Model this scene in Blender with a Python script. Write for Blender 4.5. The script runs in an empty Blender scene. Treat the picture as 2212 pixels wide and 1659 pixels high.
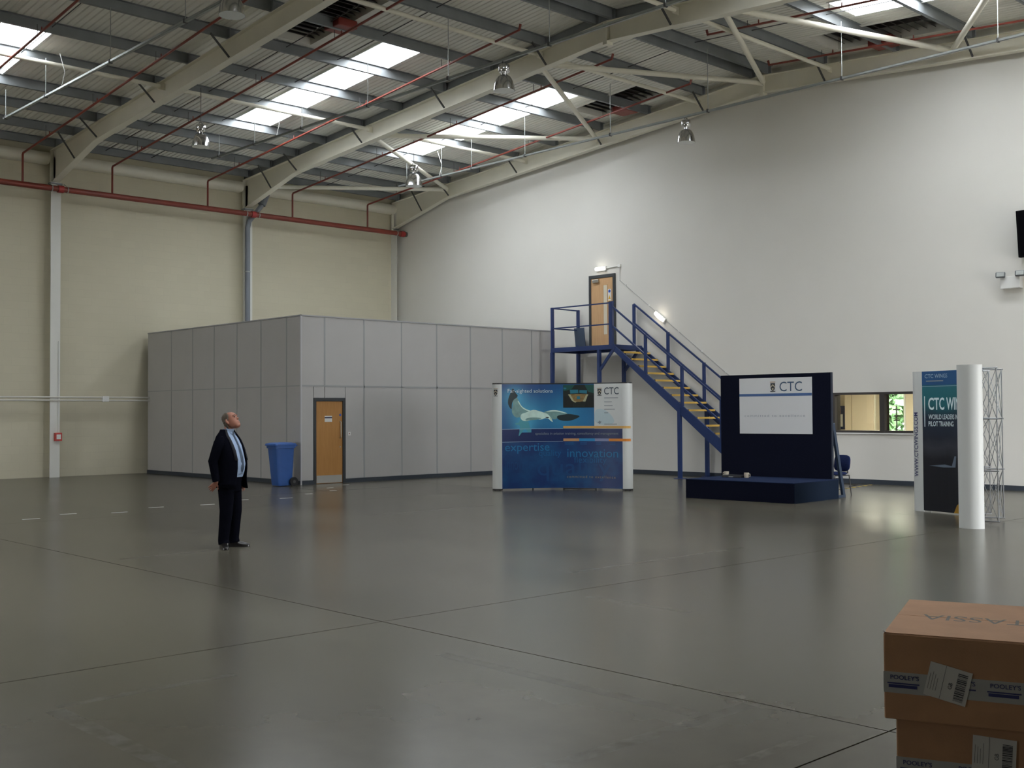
import bpy, bmesh, math, random
from mathutils import Vector, Matrix
random.seed(7)
SC = bpy.context.scene
COL = SC.collection
pi = math.pi

# ------------------------------------------------------------------ camera
F_PX, YAW, PITCH, ROLL = 2449.6, 0.81557, 0.025474, -0.005447
cam_d = bpy.data.cameras.new('camera'); cam = bpy.data.objects.new('camera', cam_d); COL.objects.link(cam)
cam_d.sensor_width = 36.0; cam_d.lens = F_PX * 36.0 / 2212.0
cam_d.clip_start = 0.05; cam_d.clip_end = 300
_F = Vector((math.cos(YAW)*math.cos(PITCH), math.sin(YAW)*math.cos(PITCH), math.sin(PITCH)))
_r = Vector((math.sin(YAW), -math.cos(YAW), 0)); _u = _r.cross(_F)
_R = _r*math.cos(ROLL) + _u*math.sin(ROLL); _U = -_r*math.sin(ROLL) + _u*math.cos(ROLL)
cam.matrix_world = Matrix(((_R.x, _U.x, -_F.x, 0), (_R.y, _U.y, -_F.y, 0), (_R.z, _U.z, -_F.z, 1.75), (0, 0, 0, 1)))
SC.camera = cam

# ------------------------------------------------------------------ sky and exposure
SKY = 10.0
world = bpy.data.worlds.new('overcast_sky'); SC.world = world; world.use_nodes = True
bg = world.node_tree.nodes['Background']; bg.inputs[0].default_value = (0.98, 0.99, 1.0, 1); bg.inputs[1].default_value = SKY
vs = SC.view_settings
vs.view_transform = 'Standard'; vs.look = 'None'; vs.gamma = 1.0; vs.exposure = 1.08; vs.use_curve_mapping = False
SC.display_settings.display_device = 'sRGB'
cy = SC.cycles
cy.max_bounces = 11; cy.diffuse_bounces = 8; cy.glossy_bounces = 4; cy.transmission_bounces = 5; cy.transparent_max_bounces = 8
cy.sample_clamp_indirect = 3.0; cy.sample_clamp_direct = 0.0; cy.use_denoising = True; cy.caustics_reflective = False; cy.caustics_refractive = False

# ------------------------------------------------------------------ building geometry (metres; x along the eaves wall, y along the gable wall)
XW, YW, XB, YB = 24.9, 32.5, -12.3, -3.0
YR = 16.7
SL = 0.072
def TOP(y): return 9.28 + SL*((32.5-y) if y >= YR else (y-0.9))      # top of the rafters
def ROOF(y): return TOP(y) + 0.22                                     # underside of the roof sheets
HOLES = []                                                            # rooflights: x0,x1,y0,y1
for x0, x1, ys in ((21.08, 22.2, ((20.75, 28.1), (5.3, 12.65))), (15.66, 16.75, ((20.75, 28.1), (5.3, 12.65))),
                   (8.45, 9.5, ((24.55, 28.1), (5.3, 12.65))),
                   (2.9, 3.95, ((5.3, 12.65),))):
    for y0, y1 in ys: HOLES.append((x0, x1, y0, y1))
VENTS = [(22.95, 24.2, 19.5, 21.85), (23.0, 24.3, 11.4, 14.3), (13.1, 14.4, 19.0, 22.0)]
LD = (16.0, 21.0, 4.6)                                               # open loading door in the wall behind the viewpoint: x0, x1, head height
ld = bpy.data.lights.new('loading_door_portal', 'AREA'); ld.shape = 'RECTANGLE'; ld.size = LD[1]-LD[0]; ld.size_y = LD[2]; ld.cycles.is_portal = True
lo = bpy.data.objects.new('loading_door_portal', ld); COL.objects.link(lo); lo.location = ((LD[0]+LD[1])/2, YB-0.1, LD[2]/2); lo.rotation_euler = (pi/2, 0, 0)
LE = (18.5, 22.5, 3.8)                                               # open loading door in the far end wall: y0, y1, head height
ld = bpy.data.lights.new('loading_door_portal', 'AREA'); ld.shape = 'RECTANGLE'; ld.size = LE[2]; ld.size_y = LE[1]-LE[0]; ld.cycles.is_portal = True
lo = bpy.data.objects.new('loading_door_portal', ld); COL.objects.link(lo); lo.location = (XB-0.1, (LE[0]+LE[1])/2, LE[2]/2); lo.rotation_euler = (0, -pi/2, 0)
for i, (x0, x1, y0, y1) in enumerate(HOLES):                          # portals guide the sky light through the rooflights
    ld = bpy.data.lights.new('rooflight_portal', 'AREA'); ld.shape = 'RECTANGLE'; ld.size = x1-x0; ld.size_y = y1-y0
    ld.cycles.is_portal = True
    lo = bpy.data.objects.new('rooflight_portal', ld); COL.objects.link(lo)
    yc = (y0+y1)/2; lo.location = ((x0+x1)/2, yc, ROOF(yc)+0.02)
    lo.rotation_euler = (math.atan(-SL if yc > YR else SL), 0, 0)

# ------------------------------------------------------------------ helpers
def lin(v):
    v /= 255.0
    return v/12.92 if v <= 0.04045 else ((v+0.055)/1.055)**2.4
def col(r, g, b, k=1.0): return tuple(min(0.95, lin(c)*k) for c in (r, g, b))
MATS = {}
def nodes_of(m):
    m.use_nodes = True
    return m.node_tree, m.node_tree.nodes['Principled BSDF']
def mat(name, c, rough=0.6, metal=0.0, var=0.0, vscale=4.0, bump=0.0, bscale=60.0, emis=None, estr=0.0, spec=0.5, coat=0.0, rvar=0.0):
    if name in MATS: return MATS[name]
    m = bpy.data.materials.new(name); nt, b = nodes_of(m); MATS[name] = m
    b.inputs['Base Color'].default_value = (*c, 1); b.inputs['Roughness'].default_value = rough
    b.inputs['Metallic'].default_value = metal; b.inputs['Specular IOR Level'].default_value = spec
    b.inputs['Coat Weight'].default_value = coat
    N, L = nt.nodes, nt.links
    if var or bump or rvar:
        tc = N.new('ShaderNodeTexCoord')
    if var or rvar:
        nz = N.new('ShaderNodeTexNoise'); nz.inputs['Scale'].default_value = vscale; nz.inputs['Detail'].default_value = 6
        L.new(tc.outputs['Object'], nz.inputs['Vector'])
    if var:
        mr = N.new('ShaderNodeMapRange'); mr.inputs['From Min'].default_value = 0.3; mr.inputs['From Max'].default_value = 0.7
        mr.inputs['To Min'].default_value = 1-var; mr.inputs['To Max'].default_value = 1+var
        L.new(nz.outputs['Fac'], mr.inputs['Value'])
        mx = N.new('ShaderNodeMix'); mx.data_type = 'RGBA'; mx.blend_type = 'MULTIPLY'; mx.inputs[0].default_value = 1
        mx.inputs[6].default_value = (*c, 1); L.new(mr.outputs[0], mx.inputs[7]); L.new(mx.outputs[2], b.inputs['Base Color'])
    if rvar:
        m2 = N.new('ShaderNodeMapRange'); m2.inputs['From Min'].default_value = 0.3; m2.inputs['From Max'].default_value = 0.7
        m2.inputs['To Min'].default_value = rough-rvar; m2.inputs['To Max'].default_value = rough+rvar
        L.new(nz.outputs['Fac'], m2.inputs['Value']); L.new(m2.outputs[0], b.inputs['Roughness'])
    if bump:
        n2 = N.new('ShaderNodeTexNoise'); n2.inputs['Scale'].default_value = bscale; n2.inputs['Detail'].default_value = 3
        L.new(tc.outputs['Object'], n2.inputs['Vector'])
        bp = N.new('ShaderNodeBump'); bp.inputs['Strength'].default_value = bump; bp.inputs['Distance'].default_value = 0.01
        L.new(n2.outputs['Fac'], bp.inputs['Height']); L.new(bp.outputs[0], b.inputs['Normal'])
    if emis:
        b.inputs['Emission Color'].default_value = (*emis, 1); b.inputs['Emission Strength'].default_value = estr
    return m

class MB:
    """collects shapes in world (or the thing's own) coordinates; build() links them as one mesh object"""
    def __init__(s): s.v = []; s.f = []
    def add(s, vs_, fs_):
        o = len(s.v); s.v += [tuple(p) for p in vs_]; s.f += [tuple(i+o for i in f) for f in fs_]; return s
    def box(s, x0, x1, y0, y1, z0, z1):
        return s.add([(x0,y0,z0),(x1,y0,z0),(x1,y1,z0),(x0,y1,z0),(x0,y0,z1),(x1,y0,z1),(x1,y1,z1),(x0,y1,z1)],
                     [(0,3,2,1),(4,5,6,7),(0,1,5,4),(1,2,6,5),(2,3,7,6),(3,0,4,7)])
    def obox(s, c, ax, ay, az, hx, hy, hz):
        c = Vector(c); ax = Vector(ax).normalized(); ay = Vector(ay).normalized(); az = Vector(az).normalized()
        P = [c+ax*(hx*i)+ay*(hy*j)+az*(hz*k) for k in (-1, 1) for i, j in ((-1,-1),(1,-1),(1,1),(-1,1))]
        return s.add(P, [(0,3,2,1),(4,5,6,7),(0,1,5,4),(1,2,6,5),(2,3,7,6),(3,0,4,7)])
    def bar(s, p, q, w, h, up=(0,0,1)):
        p = Vector(p); q = Vector(q); d = (q-p); L = d.length; d.normalize(); up = Vector(up)
        a = d.cross(up)
        if a.length < 1e-4: a = d.cross(Vector((1,0,0)))
        a.normalize(); b = a.cross(d)
        return s.obox((p+q)/2, d, a, b, L/2, w/2, h/2)
    def tube(s, pts, r, n=8, caps=True):
        pts = [Vector(p) for p in pts]; rs = r if isinstance(r, (list, tuple)) else [r]*len(pts)
        d0 = (pts[1]-pts[0]).normalized(); a = d0.orthogonal().normalized(); o = len(s.v); prev = d0
        for i, p in enumerate(pts):
            if i == 0: d = d0
            elif i == len(pts)-1: d = (pts[i]-pts[i-1]).normalized()
            else: d = ((pts[i]-pts[i-1]).normalized()+(pts[i+1]-pts[i]).normalized()).normalized()
            a = (a-d*a.dot(d)).normalized(); b = d.cross(a)
            s.v += [tuple(p+(a*math.cos(2*pi*k/n)+b*math.sin(2*pi*k/n))*rs[i]) for k in range(n)]
        for i in range(len(pts)-1):
            for k in range(n):
                k2 = (k+1) % n; s.f.append((o+i*n+k, o+i*n+k2, o+(i+1)*n+k2, o+(i+1)*n+k))
        if caps:
            s.f.append(tuple(o+k for k in reversed(range(n)))); e = o+(len(pts)-1)*n; s.f.append(tuple(e+k for k in range(n)))
        return s
    def lathe(s, prof, c=(0,0,0), n=20):
        o = len(s.v)
        for r, z in prof: s.v += [(c[0]+r*math.cos(2*pi*k/n), c[1]+r*math.sin(2*pi*k/n), c[2]+z) for k in range(n)]
        for i in range(len(prof)-1):
            for k in range(n):
                k2 = (k+1) % n; s.f.append((o+i*n+k, o+i*n+k2, o+(i+1)*n+k2, o+(i+1)*n+k))
        if prof[0][0] > 1e-6: s.f.append(tuple(o+k for k in reversed(range(n))))
        if prof[-1][0] > 1e-6: e = o+(len(prof)-1)*n; s.f.append(tuple(e+k for k in range(n)))
        return s
    def prism(s, poly, mp, a, b):
        """poly of 2-D points; mp(u, v, w) -> 3-D; extruded from w=a to w=b"""
        n = len(poly)
        P = [mp(u, v, a) for u, v in poly]+[mp(u, v, b) for u, v in poly]
        F = [tuple(reversed(range(n))), tuple(range(n, 2*n))]+[(i, (i+1) % n, n+(i+1) % n, n+i) for i in range(n)]
        return s.add(P, F)
    def rings(s, rings, caps=True):
        n = len(rings[0]); o = len(s.v)
        for r in rings: s.v += [tuple(p) for p in r]
        for i in range(len(rings)-1):
            for k in range(n):
                k2 = (k+1) % n; s.f.append((o+i*n+k, o+i*n+k2, o+(i+1)*n+k2, o+(i+1)*n+k))
        if caps:
            s.f.append(tuple(o+k for k in reversed(range(n)))); e = o+(len(rings)-1)*n; s.f.append(tuple(e+k for k in range(n)))
        return s
    def grid(s, fn, nu, nv):
        o = len(s.v)
        for i in range(nu+1):
            for j in range(nv+1): s.v.append(tuple(fn(i/nu, j/nv)))
        for i in range(nu):
            for j in range(nv):
                a = o+i*(nv+1)+j; s.f.append((a, a+nv+1, a+nv+2, a+1))
        return s
    def mesh(s, name, m, smooth=False, fix=True):
        me = bpy.data.meshes.new(name); me.from_pydata(s.v, [], s.f)
        if fix:
            b = bmesh.new(); b.from_mesh(me); bmesh.ops.recalc_face_normals(b, faces=b.faces); b.to_mesh(me); b.free()
        if m: me.materials.append(m)
        if smooth:
            me.polygons.foreach_set('use_smooth', [True]*len(me.polygons))
            try: me.set_sharp_from_angle(angle=math.radians(40))
            except Exception: pass
        me.update(); return me
    def build(s, name, m, parent=None, smooth=False, bevel=0, fix=True, local=False, base=None):
        """local: points are already in the parent's frame. Otherwise world points; the origin goes to the bottom centre."""
        if not local:
            xs = [p[0] for p in s.v]; ys = [p[1] for p in s.v]; zs = [p[2] for p in s.v]
            c = base or ((min(xs)+max(xs))/2, (min(ys)+max(ys))/2, min(zs))
            s.v = [(p[0]-c[0], p[1]-c[1], p[2]-c[2]) for p in s.v]
        me = s.mesh(name, m, smooth, fix)
        o = bpy.data.objects.new(name, me); COL.objects.link(o)
        if not local: o.location = Vector(c) - (wloc(parent) if parent else Vector())
        if parent: o.parent = parent
        if bevel:
            md = o.modifiers.new('bevel', 'BEVEL'); md.width = bevel; md.segments = 2; md.limit_method = 'ANGLE'
        return o
def wloc(o):
    v = Vector()
    while o: v += o.location; o = o.parent
    return v
def tag(o, label=None, cat=None, group=None, kind=None):
    if label: o['label'] = label
    if cat: o['category'] = cat
    if group: o['group'] = group
    if kind: o['kind'] = kind
    return o
def thing(name, loc, label=None, cat=None, group=None, kind=None, rotz=0):
    o = bpy.data.objects.new(name, None); COL.objects.link(o); o.location = loc; o.rotation_euler = (0, 0, rotz)
    o.empty_display_size = 0.2
    return tag(o, label, cat, group, kind)
def copy_tree(o, parent=None):
    c = o.copy(); COL.objects.link(c); c.parent = parent
    for ch in list(o.children): copy_tree(ch, c)
    return c

# text outlines, flat, converted to plain polygons
def text2d(s, size=1.0, align='LEFT', bold=0.0, spacing=1.0):
    cu = bpy.data.curves.new('lettering', 'FONT'); cu.body = s; cu.size = size; cu.align_x = align; cu.offset = bold*size
    cu.space_character = spacing; cu.resolution_u = 3; cu.fill_mode = 'FRONT'
    ob = bpy.data.objects.new('lettering', cu); me = ob.to_mesh()
    V = [(v.co.x, v.co.y) for v in me.vertices]; Fc = [tuple(p.vertices) for p in me.polygons]
    ob.to_mesh_clear(); bpy.data.objects.remove(ob); bpy.data.curves.remove(cu)
    return V, Fc
def fit(V, u0, v0, w, h=None):
    """scale outline so it starts at u0,v0 (baseline of its lowest point) with width w (and height h)"""
    a = min(p[0] for p in V); b = max(p[0] for p in V); c = min(p[1] for p in V); d = max(p[1] for p in V)
    sx = w/(b-a); sy = (h/(d-c)) if h else sx
    return [(u0+(x-a)*sx, v0+(y-c)*sy) for x, y in V]
def print2d(name, V, Fc, mp, m, parent, cut=None, local=False):
    """flat print mapped onto a surface: mp(u, v) -> point; cut: max width of a piece along u, for curved surfaces"""
    b = bmesh.new(); vs_ = [b.verts.new((x, y, 0)) for x, y in V]
    for f in Fc:
        try: b.faces.new([vs_[i] for i in f])
        except ValueError: pass
    if cut:
        bmesh.ops.triangulate(b, faces=b.faces)
        lo = min(x for x, _ in V); hi = max(x for x, _ in V); u = math.ceil(lo/cut)*cut
        while u < hi:
            bmesh.ops.bisect_plane(b, geom=list(b.verts)+list(b.edges)+list(b.faces), plane_co=(u, 0, 0), plane_no=(1, 0, 0)); u += cut
    b.verts.index_update()
    g = MB(); g.v = [tuple(mp(v.co.x, v.co.y)) for v in b.verts]; g.f = [tuple(v.index for v in f.verts) for f in b.faces]; b.free()
    return g.build(name, m, parent, fix=False, local=local)
def poly2d(name, pts, mp, m, parent, cut=None, local=False):
    return print2d(name, pts, [tuple(range(len(pts)))], mp, m, parent, cut, local)

# ------------------------------------------------------------------ materials of the shell
def floor_material():
    m = bpy.data.materials.new('polished_concrete'); nt, b = nodes_of(m); N, L = nt.nodes, nt.links
    geo = N.new('ShaderNodeNewGeometry')
    n1 = N.new('ShaderNodeTexNoise'); n1.inputs['Scale'].default_value = 0.45; n1.inputs['Detail'].default_value = 5; n1.inputs['Roughness'].default_value = 0.5
    n2 = N.new('ShaderNodeTexNoise'); n2.inputs['Scale'].default_value = 3.0; n2.inputs['Detail'].default_value = 6; n2.inputs['Roughness'].default_value = 0.55
    mp = N.new('ShaderNodeMapping'); mp.inputs['Scale'].default_value = (1.0, 0.35, 1); L.new(geo.outputs['Position'], mp.inputs['Vector'])
    L.new(mp.outputs[0], n1.inputs['Vector']); L.new(geo.outputs['Position'], n2.inputs['Vector'])
    ad = N.new('ShaderNodeMath'); ad.operation = 'MULTIPLY_ADD'; ad.inputs[1].default_value = 0.2; L.new(n2.outputs['Fac'], ad.inputs[0]); L.new(n1.outputs['Fac'], ad.inputs[2])
    cr = N.new('ShaderNodeValToRGB'); L.new(ad.outputs[0], cr.inputs['Fac'])
    cr.color_ramp.elements[0].position = 0.3; cr.color_ramp.elements[0].color = (0.056, 0.052, 0.040, 1)
    cr.color_ramp.elements[1].position = 0.9; cr.color_ramp.elements[1].color = (0.116, 0.108, 0.083, 1)
    L.new(cr.outputs[0], b.inputs['Base Color'])
    mr = N.new('ShaderNodeMapRange'); mr.inputs['From Min'].default_value = 0.4; mr.inputs['From Max'].default_value = 0.95
    mr.inputs['To Min'].default_value = 0.225; mr.inputs['To Max'].default_value = 0.265
    L.new(ad.outputs[0], mr.inputs['Value']); L.new(mr.outputs[0], b.inputs['Roughness'])
    b.inputs['Specular IOR Level'].default_value = 0.16
    n3 = N.new('ShaderNodeTexNoise'); n3.inputs['Scale'].default_value = 3.0; n3.inputs['Detail'].default_value = 2; L.new(geo.outputs['Position'], n3.inputs['Vector'])
    bp = N.new('ShaderNodeBump'); bp.inputs['Strength'].default_value = 0.02; bp.inputs['Distance'].default_value = 0.02
    L.new(n3.outputs['Fac'], bp.inputs['Height']); L.new(bp.outputs[0], b.inputs['Normal'])
    return m
def block_material(name, c, strength):
    m = bpy.data.materials.new(name); nt, b = nodes_of(m); N, L = nt.nodes, nt.links
    geo = N.new('ShaderNodeNewGeometry'); sp = N.new('ShaderNodeSeparateXYZ'); cb = N.new('ShaderNodeCombineXYZ')
    L.new(geo.outputs['Position'], sp.inputs[0]); L.new(sp.outputs['X'], cb.inputs['X']); L.new(sp.outputs['Z'], cb.inputs['Y'])
    br = N.new('ShaderNodeTexBrick'); br.inputs['Scale'].default_value = 1.0; br.inputs['Brick Width'].default_value = 0.45; br.inputs['Row Height'].default_value = 0.225
    br.inputs['Mortar Size'].default_value = 0.006; br.inputs['Mortar Smooth'].default_value = 0.6
    br.inputs['Color1'].default_value = (*c, 1); br.inputs['Color2'].default_value = (c[0]*0.97, c[1]*0.97, c[2]*0.97, 1)
    br.inputs['Mortar'].default_value = (c[0]*0.93, c[1]*0.93, c[2]*0.93, 1)
    L.new(cb.outputs[0], br.inputs['Vector']); L.new(br.outputs['Color'], b.inputs['Base Color'])
    bp = N.new('ShaderNodeBump'); bp.inputs['Strength'].default_value = strength; bp.inputs['Distance'].default_value = 0.01; bp.invert = True
    L.new(br.outputs['Fac'], bp.inputs['Height']); L.new(bp.outputs[0], b.inputs['Normal'])
    b.inputs['Roughness'].default_value = 0.75
    return m
M_floor = floor_material()
M_block = block_material('painted_blockwork', (0.57, 0.535, 0.41), 0.15)
M_wallL = mat('cream_lining_panel', (0.62, 0.60, 0.51), 0.7, var=0.02, vscale=1.5)
M_wallR = mat('white_lined_wall', (0.72, 0.705, 0.66), 0.7, var=0.015, vscale=0.8)
M_dark = mat('dark_back_wall', (0.30, 0.29, 0.27), 0.8)
M_sheet = mat('roof_liner_sheet', (0.82, 0.81, 0.75), 0.5, var=0.03, vscale=3)
M_purlin = mat('galvanised_purlin', (0.20, 0.215, 0.225), 0.45, 0.2, var=0.12, vscale=2)
M_steel = mat('cream_painted_steel', (0.80, 0.77, 0.66), 0.45, var=0.03, vscale=2)
M_stay = mat('dark_angle_bar', (0.06, 0.06, 0.06), 0.6)
M_red = mat('red_pipe_paint', (0.20, 0.035, 0.022), 0.4, var=0.1)
M_brass = mat('brass', (0.6, 0.45, 0.25), 0.3, 1.0)
M_galv = mat('bright_galvanised', (0.36, 0.38, 0.37), 0.45, 0.5, var=0.08, vscale=8)
M_black = mat('black_plastic', (0.012, 0.012, 0.014), 0.45)
M_white = mat('white_plastic', (0.78, 0.78, 0.76), 0.4)
M_joint = mat('joint_dark', (0.012, 0.012, 0.011), 0.95, spec=0.0)
M_skirt = mat('dark_skirting', (0.035, 0.045, 0.06), 0.5)
def rooflight_material():
    m = bpy.data.materials.new('translucent_rooflight'); m.use_nodes = True; nt = m.node_tree; N, L = nt.nodes, nt.links
    N.remove(N['Principled BSDF']); out = N['Material Output']
    tr = N.new('ShaderNodeBsdfTransparent'); tr.inputs[0].default_value = (0.82, 0.85, 0.88, 1)
    tl = N.new('ShaderNodeBsdfTranslucent'); tl.inputs[0].default_value = (0.85, 0.88, 0.9, 1)
    mx = N.new('ShaderNodeMixShader'); mx.inputs[0].default_value = 0.4
    L.new(tr.outputs[0], mx.inputs[1]); L.new(tl.outputs[0], mx.inputs[2]); L.new(mx.outputs[0], out.inputs['Surface'])
    return m
M_roofl = rooflight_material()

# ------------------------------------------------------------------ floor
fl = thing('floor', (0, 0, 0), 'polished grey concrete warehouse floor with saw-cut joints', 'floor', kind='structure')
MB().box(XB-0.2, XW+0.2, YB-0.2, YW+0.2, -0.3, -0.03).build('sub_slab', M_joint, fl)
jx = [XB-0.2, -6.43, 5.77, 17.97, XW+0.1]; jy = [YB-0.2, -1.46, 3.14, 7.74, 19.0, YW+0.1]
for i in range(len(jx)-1):
    for j in range(len(jy)-1):
        MB().box(jx[i]+0.006, jx[i+1]-0.006, jy[j]+0.006, jy[j+1]-0.006, -0.03, 0).build('slab', M_floor, fl)
def worn_material():
    m = bpy.data.materials.new('worn_line_residue'); nt, b = nodes_of(m); N, L = nt.nodes, nt.links
    b.inputs['Base Color'].default_value = (0.32, 0.32, 0.29, 1); b.inputs['Roughness'].default_value = 0.45
    geo = N.new('ShaderNodeNewGeometry'); nz = N.new('ShaderNodeTexNoise'); nz.inputs['Scale'].default_value = 5; nz.inputs['Detail'].default_value = 8; nz.inputs['Roughness'].default_value = 0.7
    L.new(geo.outputs['Position'], nz.inputs['Vector'])
    mr = N.new('ShaderNodeMapRange'); mr.inputs['From Min'].default_value = 0.42; mr.inputs['From Max'].default_value = 0.75; mr.inputs['To Max'].default_value = 0.32
    L.new(nz.outputs['Fac'], mr.inputs['Value']); L.new(mr.outputs[0], b.inputs['Alpha'])
    return m
M_worn = worn_material()
for x0, x1, y0, y1 in ((2.7, 3.9, 6.83, 6.92), (2.60, 2.72, 5.2, 6.8), (5.24, 5.36, 4.1, 6.4), (3.6, 5.7, 3.94, 4.05), (6.0, 7.3, 13.3, 13.38), (4.5, 5.4, 3.34, 3.42),
                       (9.0, 12.2, 8.6, 8.68), (11.6, 14.5, 15.9, 15.98), (14.6, 14.68, 21.3, 23.0), (12.7, 16.5, 21.6, 21.68), (7.9, 8.0, 6.2, 7.4)):
    MB().add([(x0,y0,0.0008),(x1,y0,0.0008),(x1,y1,0.0008),(x0,y1,0.0008)], [(0,1,2,3)]).build('worn_line_mark', M_worn, fl)

# ------------------------------------------------------------------ walls
wl = thing('wall_left', (6, YW, 0), 'cream eaves wall of painted blockwork and lining panels', 'wall', kind='structure')
MB().box(XB-0.2, XW+0.2, YW, YW+0.25, 0, 9.5).build('blockwork', M_block, wl)
gable = lambda u, v, w: (w, u, v)
wr = thing('wall_right', (XW, 14, 0), 'tall pale gable wall', 'wall', kind='structure')
WY0, WY1, WZ0, WZ1 = 12.3, 14.92, 1.225, 2.2
g = MB()
g.prism([(WY1, 0), (YW+0.2, 0), (YW+0.2, ROOF(YW)), (YR, ROOF(YR)), (WY1, ROOF(WY1))], gable, XW, XW+0.22)
g.prism([(WY0, WZ1), (WY1, WZ1), (WY1, ROOF(WY1)), (WY0, ROOF(WY0))], gable, XW, XW+0.22)
g.prism([(WY0, 0), (WY1, 0), (WY1, WZ0), (WY0, WZ0)], gable, XW, XW+0.22)
g.prism([(YB-0.2, 0), (WY0, 0), (WY0, ROOF(WY0)), (YB-0.2, ROOF(YB))], gable, XW, XW+0.22)
g.build('lining', M_wallR, wr)
g = MB(); g.prism([(YB, 0), (LE[0], 0), (LE[0], ROOF(LE[0])), (YR, ROOF(YR)), (YB, ROOF(YB))], gable, XB-0.2, XB); g.prism([(LE[1], 0), (YW, 0), (YW, ROOF(YW)), (LE[1], ROOF(LE[1]))], gable, XB-0.2, XB); g.prism([(LE[0], LE[2]), (LE[1], LE[2]), (LE[1], ROOF(LE[1])), (LE[0], ROOF(LE[0]))], gable, XB-0.2, XB)
tag(g.build('wall_far_end', M_wallL), 'far gable wall at the other end of the hall', 'wall', kind='structure')
g = MB(); g.box(XB-0.2, LD[0], YB-0.2, YB, 0, 9.35); g.box(LD[1], XW+0.2, YB-0.2, YB, 0, 9.35); g.box(LD[0], LD[1], YB-0.2, YB, LD[2], 9.35)
tag(g.build('wall_back', M_wallL), 'eaves wall behind the viewpoint', 'wall', kind='structure')
d3 = thing('door_3', (18.5, YB, 0), 'open roller shutter loading door behind the viewpoint', 'door', kind='structure')
M_shut = mat('shutter_grey', (0.4, 0.41, 0.42), 0.4, 0.3)
for x in (LD[0], LD[1]-0.1): MB().box(x, x+0.1, YB, YB+0.1, 0, LD[2]).build('guide_rail', M_shut, d3)
MB().tube([(LD[0]-0.1, YB+0.3, LD[2]+0.3), (LD[1]+0.1, YB+0.3, LD[2]+0.3)], 0.28, 20).build('shutter_roll', M_shut, d3, smooth=True)
d4 = thing('door_4', (XB, 20.5, 0), 'open roller shutter loading door in the far end wall', 'door', kind='structure')
for y in (LE[0], LE[1]-0.1): MB().box(XB, XB+0.1, y, y+0.1, 0, LE[2]).build('guide_rail', M_shut, d4)
MB().tube([(XB+0.3, LE[0]-0.1, LE[2]+0.3), (XB+0.3, LE[1]+0.1, LE[2]+0.3)], 0.28, 20).build('shutter_roll', M_shut, d4, smooth=True)
yd = MB(); yd.box(-60, 80, -60, YB-0.2, -0.25, -0.02); yd.box(-60, XB-0.2, YB-0.2, 60, -0.25, -0.02)
tag(yd.build('yard', mat('yard_concrete', (0.58, 0.56, 0.52), 0.9)), 'concrete yard outside the loading doors', 'yard', kind='structure')
tag(MB().box(XW-0.022, XW, YB, 24.0, 0, 0.11).build('baseboard_right', M_skirt), 'dark skirting along the gable wall', 'skirting', kind='structure')

# ------------------------------------------------------------------ roof: corrugated liner sheets, rooflights, smoke vents
ce = thing('ceiling', (6, YR, ROOF(YR)), 'underside of the corrugated metal roof', 'ceiling', kind='structure')
P_ = 0.15
def corr(x):
    t = (x % P_)/P_
    return 0.0 if t < 0.72 else 0.022*min(1, min(t-0.72, 1-t)/0.1)
def corr_breaks(x0, x1):
    xs = {round(x0, 4), round(x1, 4)}
    k = math.floor(x0/P_)
    while k*P_ < x1:
        for t in (0.0, 0.72, 0.82, 0.9):
            x = (k+t)*P_
            if x0 < x < x1: xs.add(round(x, 4))
        k += 1
    return sorted(xs)
def corrugated(x0, x1, y0, y1, dz=0.0):
    g = MB(); xs = corr_breaks(x0, x1); n = len(xs)
    for y in (y0, y1): g.v += [(x, y, ROOF(y)+corr(x)+dz) for x in xs]
    g.f = [(i, i+1, n+i+1, n+i) for i in range(n-1)]
    return g
FX = [24.68, 18.7, 12.55, 6.4, 0.25, -5.9, -12.05]
for (ya, yb) in ((YR, YW+0.3), (YB-0.3, YR)):
    hs = [h for h in HOLES+VENTS if ya < (h[2]+h[3])/2 < yb]
    xb = sorted({XB-0.3, XW+0.25} | {h[0] for h in hs} | {h[1] for h in hs} | set(FX[1:-1]))
    for x0, x1 in zip(xb, xb[1:]):
        cut = sorted((h[2], h[3]) for h in hs if h[0] < (x0+x1)/2 < h[1]); y = ya
        for c0, c1 in cut+[(yb, yb)]:
            if c0-y > 0.02: corrugated(x0, x1, y, c0).build('roof_sheet', M_sheet, ce, fix=False)
            y = c1
MB().prism([(YR-0.35, ROOF(YR-0.35)+0.06), (YR, ROOF(YR)+0.1), (YR+0.35, ROOF(YR+0.35)+0.06)], gable, XB, XW).build('ridge_cap', M_sheet, ce)
PY_L = [31.95, 30.65, 29.2, 27.7, 25.85, 24.1, 22.25, 20.45, 18.55, 16.94]
PY_R = [16.46, 14.85, 12.95, 11.15, 9.3, 7.55, 5.7, 4.2, 2.75, 0.6, -1.6]
for k, (x0, x1, y0, y1) in enumerate(HOLES):
    w = thing('window_%d' % (k+1), ((x0+x1)/2, (y0+y1)/2, ROOF((y0+y1)/2)), 'bright translucent rooflight strip between roof sheets', 'rooflight', 'rooflight strips', 'structure')
    ys = [y0]+sorted(p for p in PY_L+PY_R if y0+0.2 < p < y1-0.2)+[y1]
    for a, b in zip(ys, ys[1:]): corrugated(x0, x1, a, b, 0.004).build('pane', M_roofl, w, fix=False)
    for x in (x0-0.02, x1+0.02):
        MB().bar((x, y0, ROOF(y0)-0.012), (x, y1, ROOF(y1)-0.012), 0.04, 0.02).build('edge_flashing', M_white, w)
M_vent = mat('dark_vent_slats', (0.05, 0.042, 0.038), 0.5)
VL = ['dark louvred smoke vent in the roof near the gable wall, on the eaves slope',
      'long dark louvred smoke vent beside the rooflight strip on the slope beyond the ridge', 'dark louvred smoke vent beside the cream rafter and the long rooflight strip']
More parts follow.
